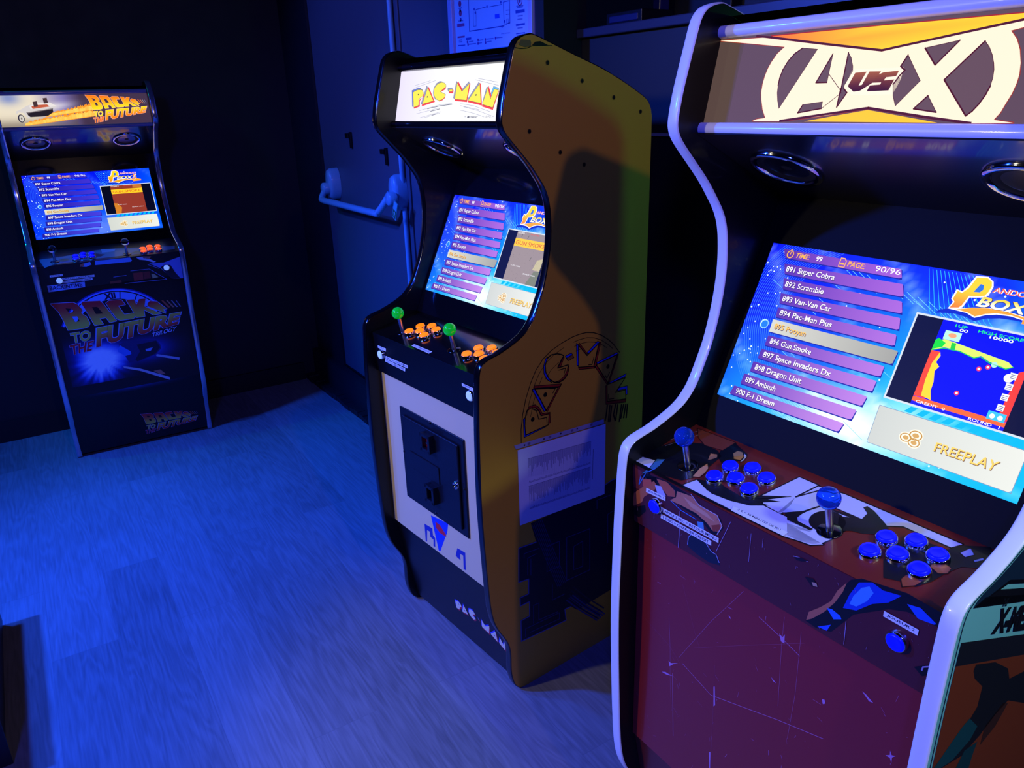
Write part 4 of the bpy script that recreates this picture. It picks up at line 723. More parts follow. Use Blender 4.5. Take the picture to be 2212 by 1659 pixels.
# ------------------------------------------------------------------ cabinet at the left: chrome edging
def logo(A, T, L=6, glow=True, hot=False, mono=None):
    """four-word title lettering, traced once and mapped by T"""
    f = [(-.2936,.4656),(-.3190,.3434),(-.3422,.2317)]
    ytop, ymid, ylow = f[0][1], f[1][1], f[2][1]
    Z = lambda q: [T(p) for p in q]
    sl = [(-.2253,.4041),(.1790,.4083)]
    k = (sl[1][1] - sl[0][1]) / (sl[1][0] - sl[0][0])
    def gr(c0, c1, a, b):
        # colour runs from c0 at height a to c1 at height b, along the slanted rows of letters
        def fn(p): return lin(mix(c0, c1, ((p[1] - k * (p[0] + .25) * 0) - a) / (b - a)))
        return fn
    red, yl, pk = ((255, 110, 20), (255, 222, 30), (240, 90, 110)) if hot else ((205, 40, 44), (222, 206, 74), (190, 60, 70))
    lt = (255, 190, 170) if hot else (150, 175, 235)
    back = [([(-.2787,.4601),(-.1882,.4522),(-.1715,.4394),(-.1575,.4122),(-.1660,.3975),(-.1475,.3784),(-.1395,.3445),(-.1480,.3297),(-.1691,.3252),(-.2341,.3269),(-.2455,.3851),(-.2550,.4185)], [[(-.2242,.4300),(-.2019,.4251),(-.1916,.4081),(-.2138,.4070)], [(-.2065,.3888),(-.1849,.3862),(-.1788,.3610),(-.1982,.3610)]]),
            ([(-.1571,.4426),(-.1487,.4499),(-.0786,.4432),(-.0675,.4269),(-.0271,.3369),(-.0567,.3337),(-.0688,.3604),(-.0960,.3600),(-.0857,.3320),(-.1217,.3300),(-.1360,.3797),(-.1497,.4238)], [[(-.1172,.4186),(-.0950,.4167),(-.0763,.3812),(-.1070,.3840)]]),
            ([(-.0559,.4283),(-.0412,.4380),(.0114,.4341),(.0241,.4086),(-.0073,.4083),(.0112,.3626),(.0546,.3631),(.0577,.3509),(.0467,.3361),(-.0096,.3372),(-.0228,.3444),(-.0430,.3905)], []),
            ([(.0312,.4311),(.0657,.4274),(.0711,.4002),(.0875,.4257),(.1155,.4241),(.1043,.3866),(.1733,.3403),(.1366,.3396),(.0988,.3725),(.0979,.3392),(.0585,.3391),(.0531,.3666)], []),
            ([(.1200,.3991),(.1324,.4098),(.1628,.4025),(.2011,.3594),(.1834,.3599),(.1929,.3388),(.1177,.3862)], [])]
    for i, (q, hs) in enumerate(back):
        y0 = min(p[1] for p in q); y1 = max(p[1] for p in q); m = (y0 + y1) / 2
        col = (lambda y0, y1: (lambda p: None))(y0, y1)
        AA = Art(); AA.poly(q, (0, 0, 0), 0, hs)
        for P, C_, l_ in AA.t:
            cs = [mix(yl, red, (p[1] - y0) / (y1 - y0) * 1.5 - .25) for p in P]
            if hot: cs = [mix(yl, red, (p[1] - y0) / (y1 - y0) * 1.1 - .1) for p in P]
            A.t.append((Z(P), [lin(c) for c in cs], L + 1))
        A.outline(Z(q), .0042 * A.lw, lt, L)
    for x in (0, 1, 2, 3):
        q = [(p[0], p[1]) for p in ([(.1829,.4044),(.1918,.4030),(.2190,.3650),(.2080,.3641)], [(.2052,.4009),(.2118,.4006),(.2372,.3628),(.2279,.3629)], [(.2262,.3983),(.2311,.3982),(.2525,.3617),(.2453,.3615)], [(.2474,.3957),(.2505,.3959),(.2672,.3614),(.2627,.3608)])[x]]
        A.poly(Z(q), ((205, 90, 60), (190, 120, 90), (150, 140, 150), (120, 125, 160))[x], L + 1)
    for t, q, c0, c1, b in (('TO', [(-.2299,.2610),(-.1518,.2630),(-.1413,.3121),(-.2297,.3115)], yl, yl, .035), ('THE', [(-.2445,.2061),(-.1592,.2146),(-.1389,.2606),(-.2430,.2552)], red, red, .03), ('FUTURE', [(-.1366,.2236),(.2379,.2748),(.2636,.3347),(-.1171,.3171)], red, yl, .055)):
        y0 = min(p[1] for p in q); y1 = max(p[1] for p in q)
        tr, _ = glyphs(t, b)
        def fb(p, q=q):
            x, y = p; return tuple((1 - x) * (1 - y) * q[0][j] + x * (1 - y) * q[1][j] + x * y * q[2][j] + (1 - x) * y * q[3][j] for j in (0, 1))
        tr2, _ = glyphs(t, b + .03)
        for tt in tr2: A.t.append((Z([fb((p[0] * 1.02 - .01, p[1] * 1.05 - .025)) for p in tt]), [lin(lt)] * 3, L))
        for tt in tr: A.t.append((Z([fb(p) for p in tt]), [lin(mix(c0, c1, p[1])) for p in tt], L + 2))
Art.lw = 1.0
def sign_left():
    A = Art(.00006)
    def bg(p):
        s, t = (p[0] + .3) / .6, p[1] / .122
        c = mix((226, 214, 190), (120, 110, 170), (s - .22) / .2); c = mix(c, (64, 48, 70), (s - .42) / .12)
        c = mix(c, (100, 120, 190), .8 * math.exp(-(((s - .08) / .07) ** 2 + ((t - .95) / .22) ** 2))); c = mix(c, (88, 74, 66), .6 * math.exp(-((t + .05) / .25) ** 2) * (s < .5))
        c = mix(c, (232, 226, 222), .8 * math.exp(-(((s - .33) / .14) ** 2 + ((t - .62 - .5 * (s - .33)) / .12) ** 2))); return lin(c)
    A.field(-.3, -.004, .3, .128, 60, 14, bg, 0)
    rg = random.Random(4)
    # band of flames
    for L, c, amp in ((1, (235, 150, 40), 1.0), (2, (252, 214, 96), .62)):
        for base, u0, u1, v0, v1, h in ((0, -.205, .06, .006, .040, .026), (1, -.12, .06, .040, .066, .020)):
            n = 46
            for k in range(n):
                s = k / (n - 1); u = u0 + (u1 - u0) * s; v = v0 + (v1 - v0) * s * .9; hh = h * amp * (.55 + .7 * rg.random()) * (.45 + .75 * s)
                A.poly([(u - .007, v - .006 * amp), (u + .008, v - .006 * amp), (u + .010, v + hh * .5), (u + .003 + .006 * rg.random(), v + hh), (u - .004, v + hh * .55)], mix(c, (255, 120, 30), .35 * rg.random()), L)
    # plain pale wedge-shaped car, seen from behind the wheel arch
    for c, L, q in (((206, 200, 198), 3, [(-.2343,.0606),(-.2127,.0688),(-.1884,.0828),(-.1741,.0868),(-.0752,.0782),(-.0938,.0683),(-.1916,.0549),(-.1830,.0325),(-.1943,.0299),(-.2079,.0540),(-.2261,.0560),(-.2345,.0475)]), ((34, 28, 34), 4, [(-.1970,.0551),(-.0938,.0683),(-.0942,.0534),(-.1164,.0392),(-.1387,.0369),(-.1850,.0355),(-.1918,.0417)]), ((225, 218, 214), 4, [(-.1804,.0825),(-.1488,.0920),(-.0995,.0937),(-.0753,.0779),(-.1782,.0678)]), ((190, 90, 60), 5, [(-.1732,.0788),(-.1504,.0847),(-.1120,.0860),(-.1030,.0769),(-.1699,.0687)]), ((120, 110, 112), 5, [(-.1956,.0550),(-.0921,.0697),(-.0929,.0659),(-.1938,.0512)])):
        A.poly(q, c, L)
    for c in [(-.1554,.0863),(-.1146,.1000)]:
        A.poly([(c[0] - .008, c[1] - .010), (c[0] + .008, c[1] - .008), (c[0] + .007, c[1] + .014), (c[0] - .009, c[1] + .012)], (70, 50, 50), 6)
    c = [(-.2208,.0309)][0]; A.disc(c, .0125, (50, 46, 62), 6, .017); A.disc((c[0] + .001, c[1]), .0085, (205, 200, 190), 7, .0135); A.disc((c[0] + .001, c[1]), .003, (120, 110, 110), 8, .005)
    src = [(-.2787,.4601),(.2636,.3347),(.2397,.2762),(-.2445,.2061)]; dst = [(.0430,.1213),(.2912,.0713),(.2785,.0371),(.0562,.0028)]
    A.lw = .38; logo(A, fit_affine(src, dst), 8, hot=True)
    return A
def front_left():
    A = Art(.00014)
    A.rect(-.298, 0, .298, .517, (7, 8, 18), 0)
    ct = [(-.0107,.3622)][0]; g0 = [(-.1268,.1629)][0]; g1 = [(.0770,.1746)][0]; g2 = [(-.1443,.1020)][0]
    def bg(p):
        e = lambda c, a, b: math.exp(-(((p[0] - c[0]) / a) ** 2 + ((p[1] - c[1]) / b) ** 2))
        x, y = p[0] - g0[0], p[1] - g0[1]; an = math.atan2(y, x)
        v = 1.15 * e(g0, .085, .058) + .62 * e(g1, .12, .06) + .6 * e(g2, .10, .075) * (1 + .5 * math.sin(an * 17) * math.sin(an * 7 + 1)) + .35 * e((g0[0] - .03, g0[1] + .06), .12, .05)
        return lin(mix(mix((7, 8, 18), (20, 60, 200), min(1, v * 1.6)), (225, 242, 255), max(0, v - .40) * 1.5))
    A.field(-.27, .05, .28, .37, 64, 40, bg, 1)
    # clock ring behind the title: circle through three traced points
    (ax_, ay), (bx, by), (cx, cy2) = [(-.1566,.4521),(.0037,.4859),(.1494,.4122)]
    d = 2 * (ax_ * (by - cy2) + bx * (cy2 - ay) + cx * (ay - by)); ux = ((ax_ ** 2 + ay ** 2) * (by - cy2) + (bx ** 2 + by ** 2) * (cy2 - ay) + (cx ** 2 + cy2 ** 2) * (ay - by)) / d
    uy = ((ax_ ** 2 + ay ** 2) * (cx - bx) + (bx ** 2 + by ** 2) * (ax_ - cx) + (cx ** 2 + cy2 ** 2) * (bx - ax_)) / d; r = math.hypot(ax_ - ux, ay - uy)
    A.ring((ux, uy), r - .007, r, (110, 150, 255), 2, 25, 155, 60); A.ring((ux, uy), r - .045, r - .012, (130, 170, 245), 2, 32, 148, 60); A.ring((ux, uy), r, r + .006, (20, 40, 150), 2, 25, 155, 60)
    for a in (45, 62, 80, 116, 134): A.line([(ux + rr * math.cos(math.radians(a)), uy + rr * math.sin(math.radians(a))) for rr in (r - .047, r - .008)], .0045, (8, 12, 50), 3)
    A.text('XII', ux - .006, uy + r - .044, .030, (8, 12, 60), 3, .05, center=True)
    # dark wedge-shaped car body without badge, and two trails
    for c, L, q in (((20, 34, 96), 3, [(-.0401,.2206),(-.0023,.2338),(.1266,.2136),(.1410,.1902),(.1417,.1675),(.1143,.1432),(.0217,.1197),(-.0108,.1228),(-.0220,.1593),(.0035,.1681),(-.0385,.2135)]), ((10, 14, 44), 4, [(.0373,.2061),(.1261,.2102),(.1381,.1734),(.1119,.1471),(.0252,.1225),(.0183,.1342),(.0459,.1702)]), ((60, 120, 215), 4, [(-.0350,.2162),(.0053,.1780),(.0057,.1642),(-.0220,.1593),(-.0519,.1890)]),
                    ((120, 150, 210), 5, [(.0714,.1774),(.1053,.1796),(.0935,.1645),(.0723,.1651)]), ((170, 170, 190), 3, [(.1173,.1426),(.2173,.1055),(.2138,.0937),(.1125,.1330)]), ((190, 180, 190), 3, [(-.0398,.1114),(.0305,.0849),(.1545,.0149),(.1549,-.0013),(.0284,.0731),(-.0388,.1008)]), ((200, 120, 90), 4, [(.0875,.0609),(.1186,.0616),(.1392,.0360),(.1145,.0376)])):
        A.poly(q, c, L)
    logo(A, lambda p: p, 6)
    A.quadtext('TRILOGY', [(.1098,.2311),(.2204,.2450),(.2319,.2672),(.1165,.2514)], (190, 200, 235), 8, .01)
    return A
def kick_left():
    A = Art(); A.rect(-.298, .018, .298, .349, (7, 8, 16), 0)
    A.field(-.25, .315, .26, .349, 20, 4, lambda p: lin(mix((7, 8, 16), (60, 110, 255), ((p[1] - .315) / .034) * (1 - abs(p[0]) / .28))), 1)
    src = [(-.2787,.4601),(.2636,.3347),(.2397,.2762),(-.2445,.2061)]; dst = [(-.0072,.1743),(.2578,.1021),(.2450,.0646),(-.0017,.0544)]
    A.lw = .34; logo(A, fit_affine(src, dst), 3)
    return A
def deck_left():
    A = Art(); A.rect(-.298, 0, .298, .185, (14, 16, 26), 0)
    for c, L, q in (((70, 110, 130), 1, [(-.2826,.0861),(-.1880,.0940),(-.1044,.1113),(-.0426,.1279),(.0364,.1253),(.2947,.0736),(.2868,.0323),(.1268,.0241),(-.0846,.0227),(-.2292,.0109),(-.2677,-.0185)]), ((20, 24, 34), 2, [(-.0613,.0968),(-.0145,.0625),(-.0350,.0420),(-.0807,.0575)]), ((130, 150, 190), 2, [(-.0241,.1312),(.0387,.1197),(.0286,.0900),(-.0233,.0887)])): A.poly(q, c, L)
    return A
def apron_left():
    A = Art(); A.rect(-.298, 0, .298, .115, (12, 12, 22), 0)
    for c, L, q in (((130, 170, 230), 2, [(-.1116,.1091),(-.0846,.1133),(-.0812,.1001),(-.1032,.0923),(-.1201,.0952)]), ((200, 110, 80), 3, [(-.1267,.1061),(-.1112,.1114),(-.1135,.0960),(-.1292,.0957)]), ((110, 170, 240), 2, [(-.0639,.1146),(.0826,.1128),(.0890,.0966),(.0821,.0923),(-.0674,.0956)]), ((170, 52, 44), 2, [(.0833,.0370),(.1252,.0364),(.1222,.0001),(.0814,-.0011)]), ((140, 42, 40), 2, [(.1267,.0362),(.1548,.0359),(.1556,.0024),(.1255,.0014)]), ((190, 180, 120), 2, [(.1606,.0228),(.1729,.0211),(.1891,.0030),(.1631,-.0004)]),
                    ((120, 140, 215), 2, [(.1595,.0736),(.2254,.0702),(.3026,.0902),(.2992,-.0179),(.2475,-.0142),(.2266,.0172),(.2054,.0448)]), ((24, 24, 50), 3, [(.2059,.0483),(.2238,.0599),(.2518,.0545),(.2656,.0190),(.2863,-.0161),(.2475,-.0142),(.2266,.0172)]), ((150, 60, 46), 2, [(-.0206,.0101),(.0251,.0111),(.0276,-.0003),(-.0225,-.0007)]), ((196, 206, 232), 3, [(.1096,.1093),(.1407,.1106),(.1917,.0781),(.1788,.0763),(.1498,.0905),(.1200,.0977)]), ((200, 120, 90), 3, [(.1346,.1113),(.1743,.1063),(.1632,.0957),(.1393,.1021)])): A.poly(q, c, L)
    for q in ([(.0745,.0486),(.1552,.0474),(.2250,-.0128),(.0402,-.0074)], [(-.0019,.0298),(.0530,.0308)], [(.1525,.0693),(.1989,.0439)]): A.line(q, .0022, (130, 140, 200), 4)
    A.poly([(-.2746,.0277),(-.1233,.0249),(-.1260,-.0003),(-.2745,-.0034)], (150, 175, 225), 4); A.quadtext('BACKINTIME', [(-.2680,.0050),(-.1359,.0046),(-.1370,.0218),(-.2662,.0235)], (18, 24, 80), 5, .02)
    return A
def stickers_left():
    q1 = [(-.2565,.0640),(-.2047,.0634),(-.2034,.0725),(-.2555,.0731)]; q2 = [(-.2123,.0451),(-.0794,.0424),(-.0784,.0525),(-.2113,.0543)]; q3 = [(-.2117,.0309),(-.0892,.0295),(-.0888,.0397),(-.2106,.0408)]
    return [('a', dict(q=q1, t=[('JOUEUR 1', inset(q1, .09, .24, .78))])), ('a', dict(q=q2, t=[('APPUI 3 SEC = RETOUR MENU', inset(q2, .035, .25, .78))])), ('a', dict(q=q3, t=[('1 CLIC = CHARGER CREDIT', inset(q3, .05, .25, .78))]))]

# ------------------------------------------------------------------ the room
def struct(name, mb, parent=None, bevel=0.0):
    o = mb.build(name, parent, bevel)
    if parent is None: o['kind'] = 'structure'
    return o
def floor_material():
    m = bpy.data.materials.new('vinyl_plank_floor'); m.use_nodes = True; nt = m.node_tree; N = nt.nodes; Lk = nt.links; b = N['Principled BSDF']
    tc = N.new('ShaderNodeTexCoord')
    br = N.new('ShaderNodeTexBrick'); br.inputs['Scale'].default_value = 1.0; br.inputs['Brick Width'].default_value = 1.22; br.inputs['Row Height'].default_value = 0.19
    br.inputs['Mortar Size'].default_value = 0.0012; br.inputs['Mortar Smooth'].default_value = 0.3; br.offset = 0.37
    br.inputs['Color1'].default_value = (0.0, 0.0, 0.0, 1); br.inputs['Color2'].default_value = (1, 1, 1, 1); br.inputs['Mortar'].default_value = (0.5, 0.5, 0.5, 1)
    Lk.new(tc.outputs['Object'], br.inputs['Vector'])
    # per plank shift of the grain
    cb = N.new('ShaderNodeCombineXYZ'); mu = N.new('ShaderNodeMath'); mu.operation = 'MULTIPLY'; mu.inputs[1].default_value = 7.3
    Lk.new(br.outputs['Color'], mu.inputs[0]); Lk.new(mu.outputs[0], cb.inputs['Z'])
    mp = N.new('ShaderNodeMapping'); mp.inputs['Scale'].default_value = (0.8, 6.5, 1.0); Lk.new(tc.outputs['Object'], mp.inputs['Vector'])
    ad = N.new('ShaderNodeVectorMath'); ad.operation = 'ADD'; Lk.new(mp.outputs['Vector'], ad.inputs[0]); Lk.new(cb.outputs['Vector'], ad.inputs[1])
    n1 = N.new('ShaderNodeTexNoise'); n1.inputs['Scale'].default_value = 1.6; n1.inputs['Detail'].default_value = 3; n1.inputs['Distortion'].default_value = 0.25; Lk.new(ad.outputs[0], n1.inputs['Vector'])
    # cathedral grain: rings of the first noise
    wv = N.new('ShaderNodeMath'); wv.operation = 'MULTIPLY'; wv.inputs[1].default_value = 75.0; Lk.new(n1.outputs['Fac'], wv.inputs[0])
    sn = N.new('ShaderNodeMath'); sn.operation = 'SINE'; Lk.new(wv.outputs[0], sn.inputs[0])
    mp2 = N.new('ShaderNodeMapping'); mp2.inputs['Scale'].default_value = (3.0, 70.0, 1.0); Lk.new(tc.outputs['Object'], mp2.inputs['Vector'])
    n2 = N.new('ShaderNodeTexNoise'); n2.inputs['Scale'].default_value = 2.2; n2.inputs['Detail'].default_value = 5; Lk.new(mp2.outputs['Vector'], n2.inputs['Vector'])
    n3 = N.new('ShaderNodeTexNoise'); n3.inputs['Scale'].default_value = 1.3; n3.inputs['Detail'].default_value = 3; Lk.new(tc.outputs['Object'], n3.inputs['Vector'])
    a1 = N.new('ShaderNodeMath'); a1.operation = 'MULTIPLY_ADD'; a1.inputs[1].default_value = 0.05; a1.inputs[2].default_value = 0.0; Lk.new(sn.outputs[0], a1.inputs[0])
    a2 = N.new('ShaderNodeMath'); a2.operation = 'MULTIPLY_ADD'; a2.inputs[1].default_value = 0.42; Lk.new(n2.outputs['Fac'], a2.inputs[0]); Lk.new(a1.outputs[0], a2.inputs[2])
    a3 = N.new('ShaderNodeMath'); a3.operation = 'MULTIPLY_ADD'; a3.inputs[1].default_value = 0.14; Lk.new(br.outputs['Color'], a3.inputs[0]); Lk.new(a2.outputs[0], a3.inputs[2])
    a4 = N.new('ShaderNodeMath'); a4.operation = 'MULTIPLY_ADD'; a4.inputs[1].default_value = 0.35; Lk.new(n3.outputs['Fac'], a4.inputs[0]); Lk.new(a3.outputs[0], a4.inputs[2])
    cr = N.new('ShaderNodeValToRGB'); cr.color_ramp.elements[0].position = 0.25; cr.color_ramp.elements[0].color = (0.13, 0.127, 0.122, 1); cr.color_ramp.elements[1].position = 0.85; cr.color_ramp.elements[1].color = (0.34, 0.333, 0.325, 1)
    Lk.new(a4.outputs[0], cr.inputs['Fac'])
    mx = N.new('ShaderNodeMix'); mx.data_type = 'RGBA'; Lk.new(br.outputs['Fac'], mx.inputs[0]); Lk.new(cr.outputs['Color'], mx.inputs[6]); mx.inputs[7].default_value = (0.17, 0.17, 0.17, 1)
    Lk.new(mx.outputs[2], b.inputs['Base Color'])
    b.inputs['Roughness'].default_value = 0.48; b.inputs['Specular IOR Level'].default_value = 0.35
    bp = N.new('ShaderNodeBump'); bp.inputs['Strength'].default_value = 0.25; bp.inputs['Distance'].default_value = 0.001; Lk.new(a2.outputs[0], bp.inputs['Height']); Lk.new(bp.outputs['Normal'], b.inputs['Normal'])
    return m
M_WALL = mat('black_wall_paint', (25, 26, 29), 0.6, noise=(9, 0.1, 0.15))
M_WALL2 = mat('black_partition_paint', (13, 14, 17), 0.55, noise=(7, 0.1, 0.1))
M_DOOR = mat('painted_steel_door', (84, 88, 96), 0.42, noise=(12, 0.06, 0.05))
M_CEIL = mat('dark_ceiling', (18, 18, 20), 0.8)
mb = MB(); mb.face([(-4.7, -3.6, 0), (2.4, -3.6, 0), (2.4, 1.7, 0), (-4.7, 1.7, 0)], floor_material()); struct('floor', mb)
mb = MB(); mb.box(-4.7, 2.5, -3.7, 2.6, 2.75, 2.85, M_CEIL); struct('ceiling', mb)
mb = MB(); mb.box(-4.70, -4.56, -3.7, 1.6, 0, 2.75, M_WALL); struct('wall_left', mb)
mb = MB(); mb.box(2.4, 2.5, -3.7, 2.6, 0, 2.75, M_WALL); struct('wall_right', mb)
mb = MB(); mb.box(-4.7, 2.5, -3.7, -3.6, 0, 2.75, M_WALL); struct('wall_front', mb)
# back wall: dark pier by the corner, header over the doors, dark plinth below them
mb = MB(); mb.box(-4.56, -4.125, 1.44, 1.60, 0, 2.75, M_WALL); mb.box(-4.125, -2.09, 1.44, 1.60, 2.35, 2.75, M_WALL); mb.box(-4.125, -2.09, 1.475, 1.60, 0, 2.35, M_WALL); mb.box(-2.095, -2.05, 1.44, 1.60, 0, 2.75, M_WALL2)
struct('wall_back', mb)
mb = MB()
rg = random.Random(2); n = 40
for k in range(n):
    x0, x1 = -4.56 + 2.5 * k / n, -4.56 + 2.5 * (k + 1) / n; y = 1.335 + .06 * (k / n) + .006 * rg.random(); mb.box(x0, x1, y, 1.44, 0, 0.022 + .01 * rg.random(), M_WALL)
mb.box(-4.56, -2.06, 1.40, 1.44, 0, 0.185, M_WALL); struct('baseboard_back', mb)
mb = MB(); mb.box(-4.56, -4.545, -3.6, 1.33, 0, 0.11, M_WALL2); struct('baseboard_left', mb)
mb = MB(); mb.box(-2.05, 2.4, 1.58, 1.70, 0, 1.775, M_WALL2); struct('wall_back_partition', mb)
mb = MB(); mb.box(-2.05, 2.4, 1.56, 1.90, 1.775, 1.80, mat('ledge_board', (44, 48, 66), 0.35)); struct('trim_1', mb, bevel=.003)
mb = MB(); mb.box(-2.05, 2.4, 1.572, 1.58, 1.497, 1.505, mat('pale_joint_strip', (120, 122, 125), 0.6)); struct('trim_2', mb)
mb = MB(); mb.box(-2.05, 2.4, 1.90, 2.0, 1.7, 2.75, M_WALL2); struct('wall_back_upper', mb)

# double steel door with push bar
def quadbox(name, parent, x0, x1, y0, y1, z0, z1, m, bevel=0.002): mb = MB(); mb.box(x0, x1, y0, y1, z0, z1, m); return mb.build(name, parent, bevel)
d1 = MB(); d1.box(-4.12, -3.078, 1.452, 1.475, 0.19, 2.33, M_DOOR); d1 = struct('door_1', d1, bevel=.002)
d2 = MB(); d2.box(-3.070, -2.095, 1.456, 1.475, 0.19, 2.33, M_DOOR); d2 = struct('door_2', d2, bevel=.002)
M_GREY = mat('grey_lacquered_metal', (128, 178, 186), 0.35, coat=.3)
mb = MB(); mb.tube([(-3.118, 1.438, z) for z in (0.2, 0.9, 1.18)], .0105, M_GREY, 14); mb.tube([(-3.118, 1.438, z) for z in (1.27, 1.7, 2.32)], .0105, M_GREY, 14)
mb.build('vertical_rod', d1)
for z in (2.04,): quadbox('rod_guide', d1, -3.145, -3.09, 1.425, 1.452, z, z + .03, M_GREY)
mb = MB()
for k, x in enumerate((-3.69, -3.285)):
    mb = MB(); zz = 1.485 - .06 * k * 1.0; mb.box(x - .008, x + .008, 1.44, 1.452, zz - .075, zz, M_BLACK); mb.box(x - .035, x, 1.430, 1.446, zz - .028, zz - .006, M_BLACK); mb.build('latch_bracket', d1, .002)
# push bar: two mounts, arms and a bowed bar
XL, XR = [(-3.9172,1.1421),(-3.1982,1.1662)]
x0, z0 = XL; x1, z1 = XR
zb = (z0 + z1) / 2
bar = MB(); P = [(x0 - .02, 1.40, zb + .075), (x0 - .025, 1.375, zb + .04), (x0 - .01, 1.352, zb + .008), (x0 + .02, 1.348, zb), (x0 + .2, 1.346, zb), (x1 - .05, 1.346, zb), (x1 - .01, 1.348, zb + .004), (x1 + .03, 1.362, zb + .04), (x1 + .05, 1.39, zb + .09)]
bar.tube(smooth_open(P, 4), .0155, M_GREY, 14)
bar_o = bar.build('push_bar', d1)
for k, (x, z) in enumerate(((x0 - .02, zb + .075), (x1 + .055, zb + .09))):
    mb = MB(); rows = []
    for h, s in ((0, 1.0), (.04, .98), (.055, .85), (.058, .4)):
        rows.append([(x + .042 * s * math.cos(a), 1.451 - h, z + .078 * s * math.sin(a)) for a in [2 * math.pi * i / 28 for i in range(28)]])
    mb.grid(rows, M_GREY, True); mb.face(rows[-1], M_GREY); mount = mb.build('bar_mount', bar_o)
    mb = MB(); mb.lathe([(.03, 0), (.03, .03), (.024, .036), (.0001, .038)], (x + (.0 if k == 0 else .02), 1.398, z - .022), (0, -1, 0), M_GREY, 24); mb.build('pivot_cap', mount)
# hanging green exit tag
tg = Art(.0002); tg.rect(-.017, -.045, .017, .03, (110, 190, 180), 0); tg.rect(-.015, -.042, .015, -.006, (10, 110, 70), 1); tg.poly([(-.003, -.036), (.004, -.036), (.004, -.022), (.008, -.022), (.0, -.010), (-.008, -.022), (-.003, -.022)], (190, 240, 220), 2)
mb = MB(); ca, sa = math.cos(-.42), math.sin(-.42); cx, cz = x1 + .125, zb + .03
FT = lambda u, v, n=0: Vector((cx + u * ca - v * sa, 1.372 - n, cz + u * sa + v * ca))
mb.box(-.018, .018, -.046, .031, -.004, 0, mat('tag_plastic', (120, 190, 180), .5), lambda p: FT(p.x, p.y, p.z)); tg.put(mb, FT, M_PAPER, .0004)
mb.tube([FT(0, .028), (cx - .01, 1.40, cz + .06)], .001, M_STEEL, 6)
tag(mb.build('exit_tag'), 'small green and white tag hanging from the right end of the grey push bar', 'tag')

# evacuation plan in a pale frame
pl = Art(.0002); pl.rect(-2.585, 1.775, -2.125, 2.44, (205, 214, 226), 0); ink = (30, 60, 150)
def E_(l, wd=.0018, c=ink): pl.line(l, wd, c, 2)
E_([(-2.4894,1.9255),(-2.4927,1.8293),(-2.2709,1.8269),(-2.2705,1.8919)], .0028); E_([(-2.2606,1.8309),(-2.2356,1.8327),(-2.2355,1.8977)], .0028); E_([(-2.4434,1.8912),(-2.3776,1.8924)]); E_([(-2.3564,1.8907),(-2.2806,1.8897)]); E_([(-2.2736,1.8954),(-2.2405,1.8954)])
E_([(-2.4606,1.8881),(-2.4628,1.8417),(-2.4458,1.8416),(-2.4435,1.8899)], .0012); E_([(-2.2567,1.8703),(-2.2370,1.8694)]); E_([(-2.2574,1.8586),(-2.2366,1.8578)]); E_([(-2.2548,1.8450),(-2.2539,1.8319)]); E_([(-2.2458,1.8450),(-2.2446,1.8319)])
pl.poly([(-2.3249,1.8651),(-2.2974,1.8646),(-2.2965,1.8522),(-2.3240,1.8526)], (40, 80, 215), 2)
for q in ([(-2.5768,1.8586),(-2.5250,1.8580),(-2.5248,1.8484),(-2.5767,1.8487)], [(-2.5782,1.8194),(-2.5269,1.8187),(-2.5266,1.8133),(-2.5772,1.8139)]): pl.poly(q, (190, 70, 130), 2)
for q in ([(-2.2025,1.8649),(-2.1513,1.8636),(-2.1510,1.8546),(-2.2023,1.8558)], [(-2.2018,1.8257),(-2.1518,1.8253),(-2.1514,1.8197),(-2.2014,1.8199)], [(-2.2024,1.7997),(-2.1522,1.7995),(-2.1520,1.7968),(-2.2022,1.7971)], [(-2.5190,1.8106),(-2.4829,1.8100),(-2.4827,1.8032),(-2.5189,1.8034)], [(-2.5779,1.7917),(-2.5258,1.7899),(-2.5261,1.7870),(-2.5775,1.7880)]): pl.poly(q, (40, 80, 170), 2)
for c in [(-2.5503,1.9199),(-2.5494,1.8908)]: pl.disc(c, .010, (190, 60, 110), 2); pl.disc((c[0], c[1] - .020), .006, ink, 2)
c = [(-2.1767,1.8881)][0]; pl.ring(c, .010, .0135, (170, 50, 120), 2); pl.disc(c, .005, (120, 50, 120), 2)
for c in [(-2.3715,1.8930),(-2.2860,1.8964),(-2.2827,1.8262),(-2.2661,1.8395),(-2.4544,1.8935),(-2.4479,1.8826)]: pl.disc(c, .0042, (50, 80, 170), 3)
for q in ([(-2.5682,1.8065),(-2.5480,1.8063)], [(-2.5688,1.8011),(-2.5466,1.8007)], [(-2.4976,1.7969),(-2.4687,1.7966)], [(-2.4984,1.7889),(-2.4523,1.7883)], [(-2.4309,1.7964),(-2.4031,1.7962)], [(-2.4316,1.7878),(-2.4130,1.7879)], [(-2.3794,1.7966),(-2.3383,1.7956)], [(-2.3800,1.7884),(-2.3513,1.7881)], [(-2.3190,1.7959),(-2.2829,1.7948)], [(-2.1963,1.8753),(-2.1586,1.8740)], [(-2.1933,1.8711),(-2.1618,1.8706)], [(-2.1896,1.8477),(-2.1628,1.8468)], [(-2.1916,1.8384),(-2.1648,1.8375)], [(-2.1927,1.8137),(-2.1642,1.8129)], [(-2.5658,1.8675),(-2.5340,1.8664)], [(-2.5616,1.9070),(-2.5379,1.9063)]): E_(q, .0035, (110, 130, 180))
for c in [(-2.5093,1.7968),(-2.5062,1.7886),(-2.4371,1.7981),(-2.4380,1.7873),(-2.3892,1.7960),(-2.3885,1.7865),(-2.3250,1.7955)]: pl.disc(c, .0048, (120, 60, 150), 2)
pl.quadtext('EVACUATION', [(-2.2892,1.8039),(-2.2372,1.8028),(-2.2370,1.8060),(-2.2890,1.8072)], (70, 100, 170), 2)
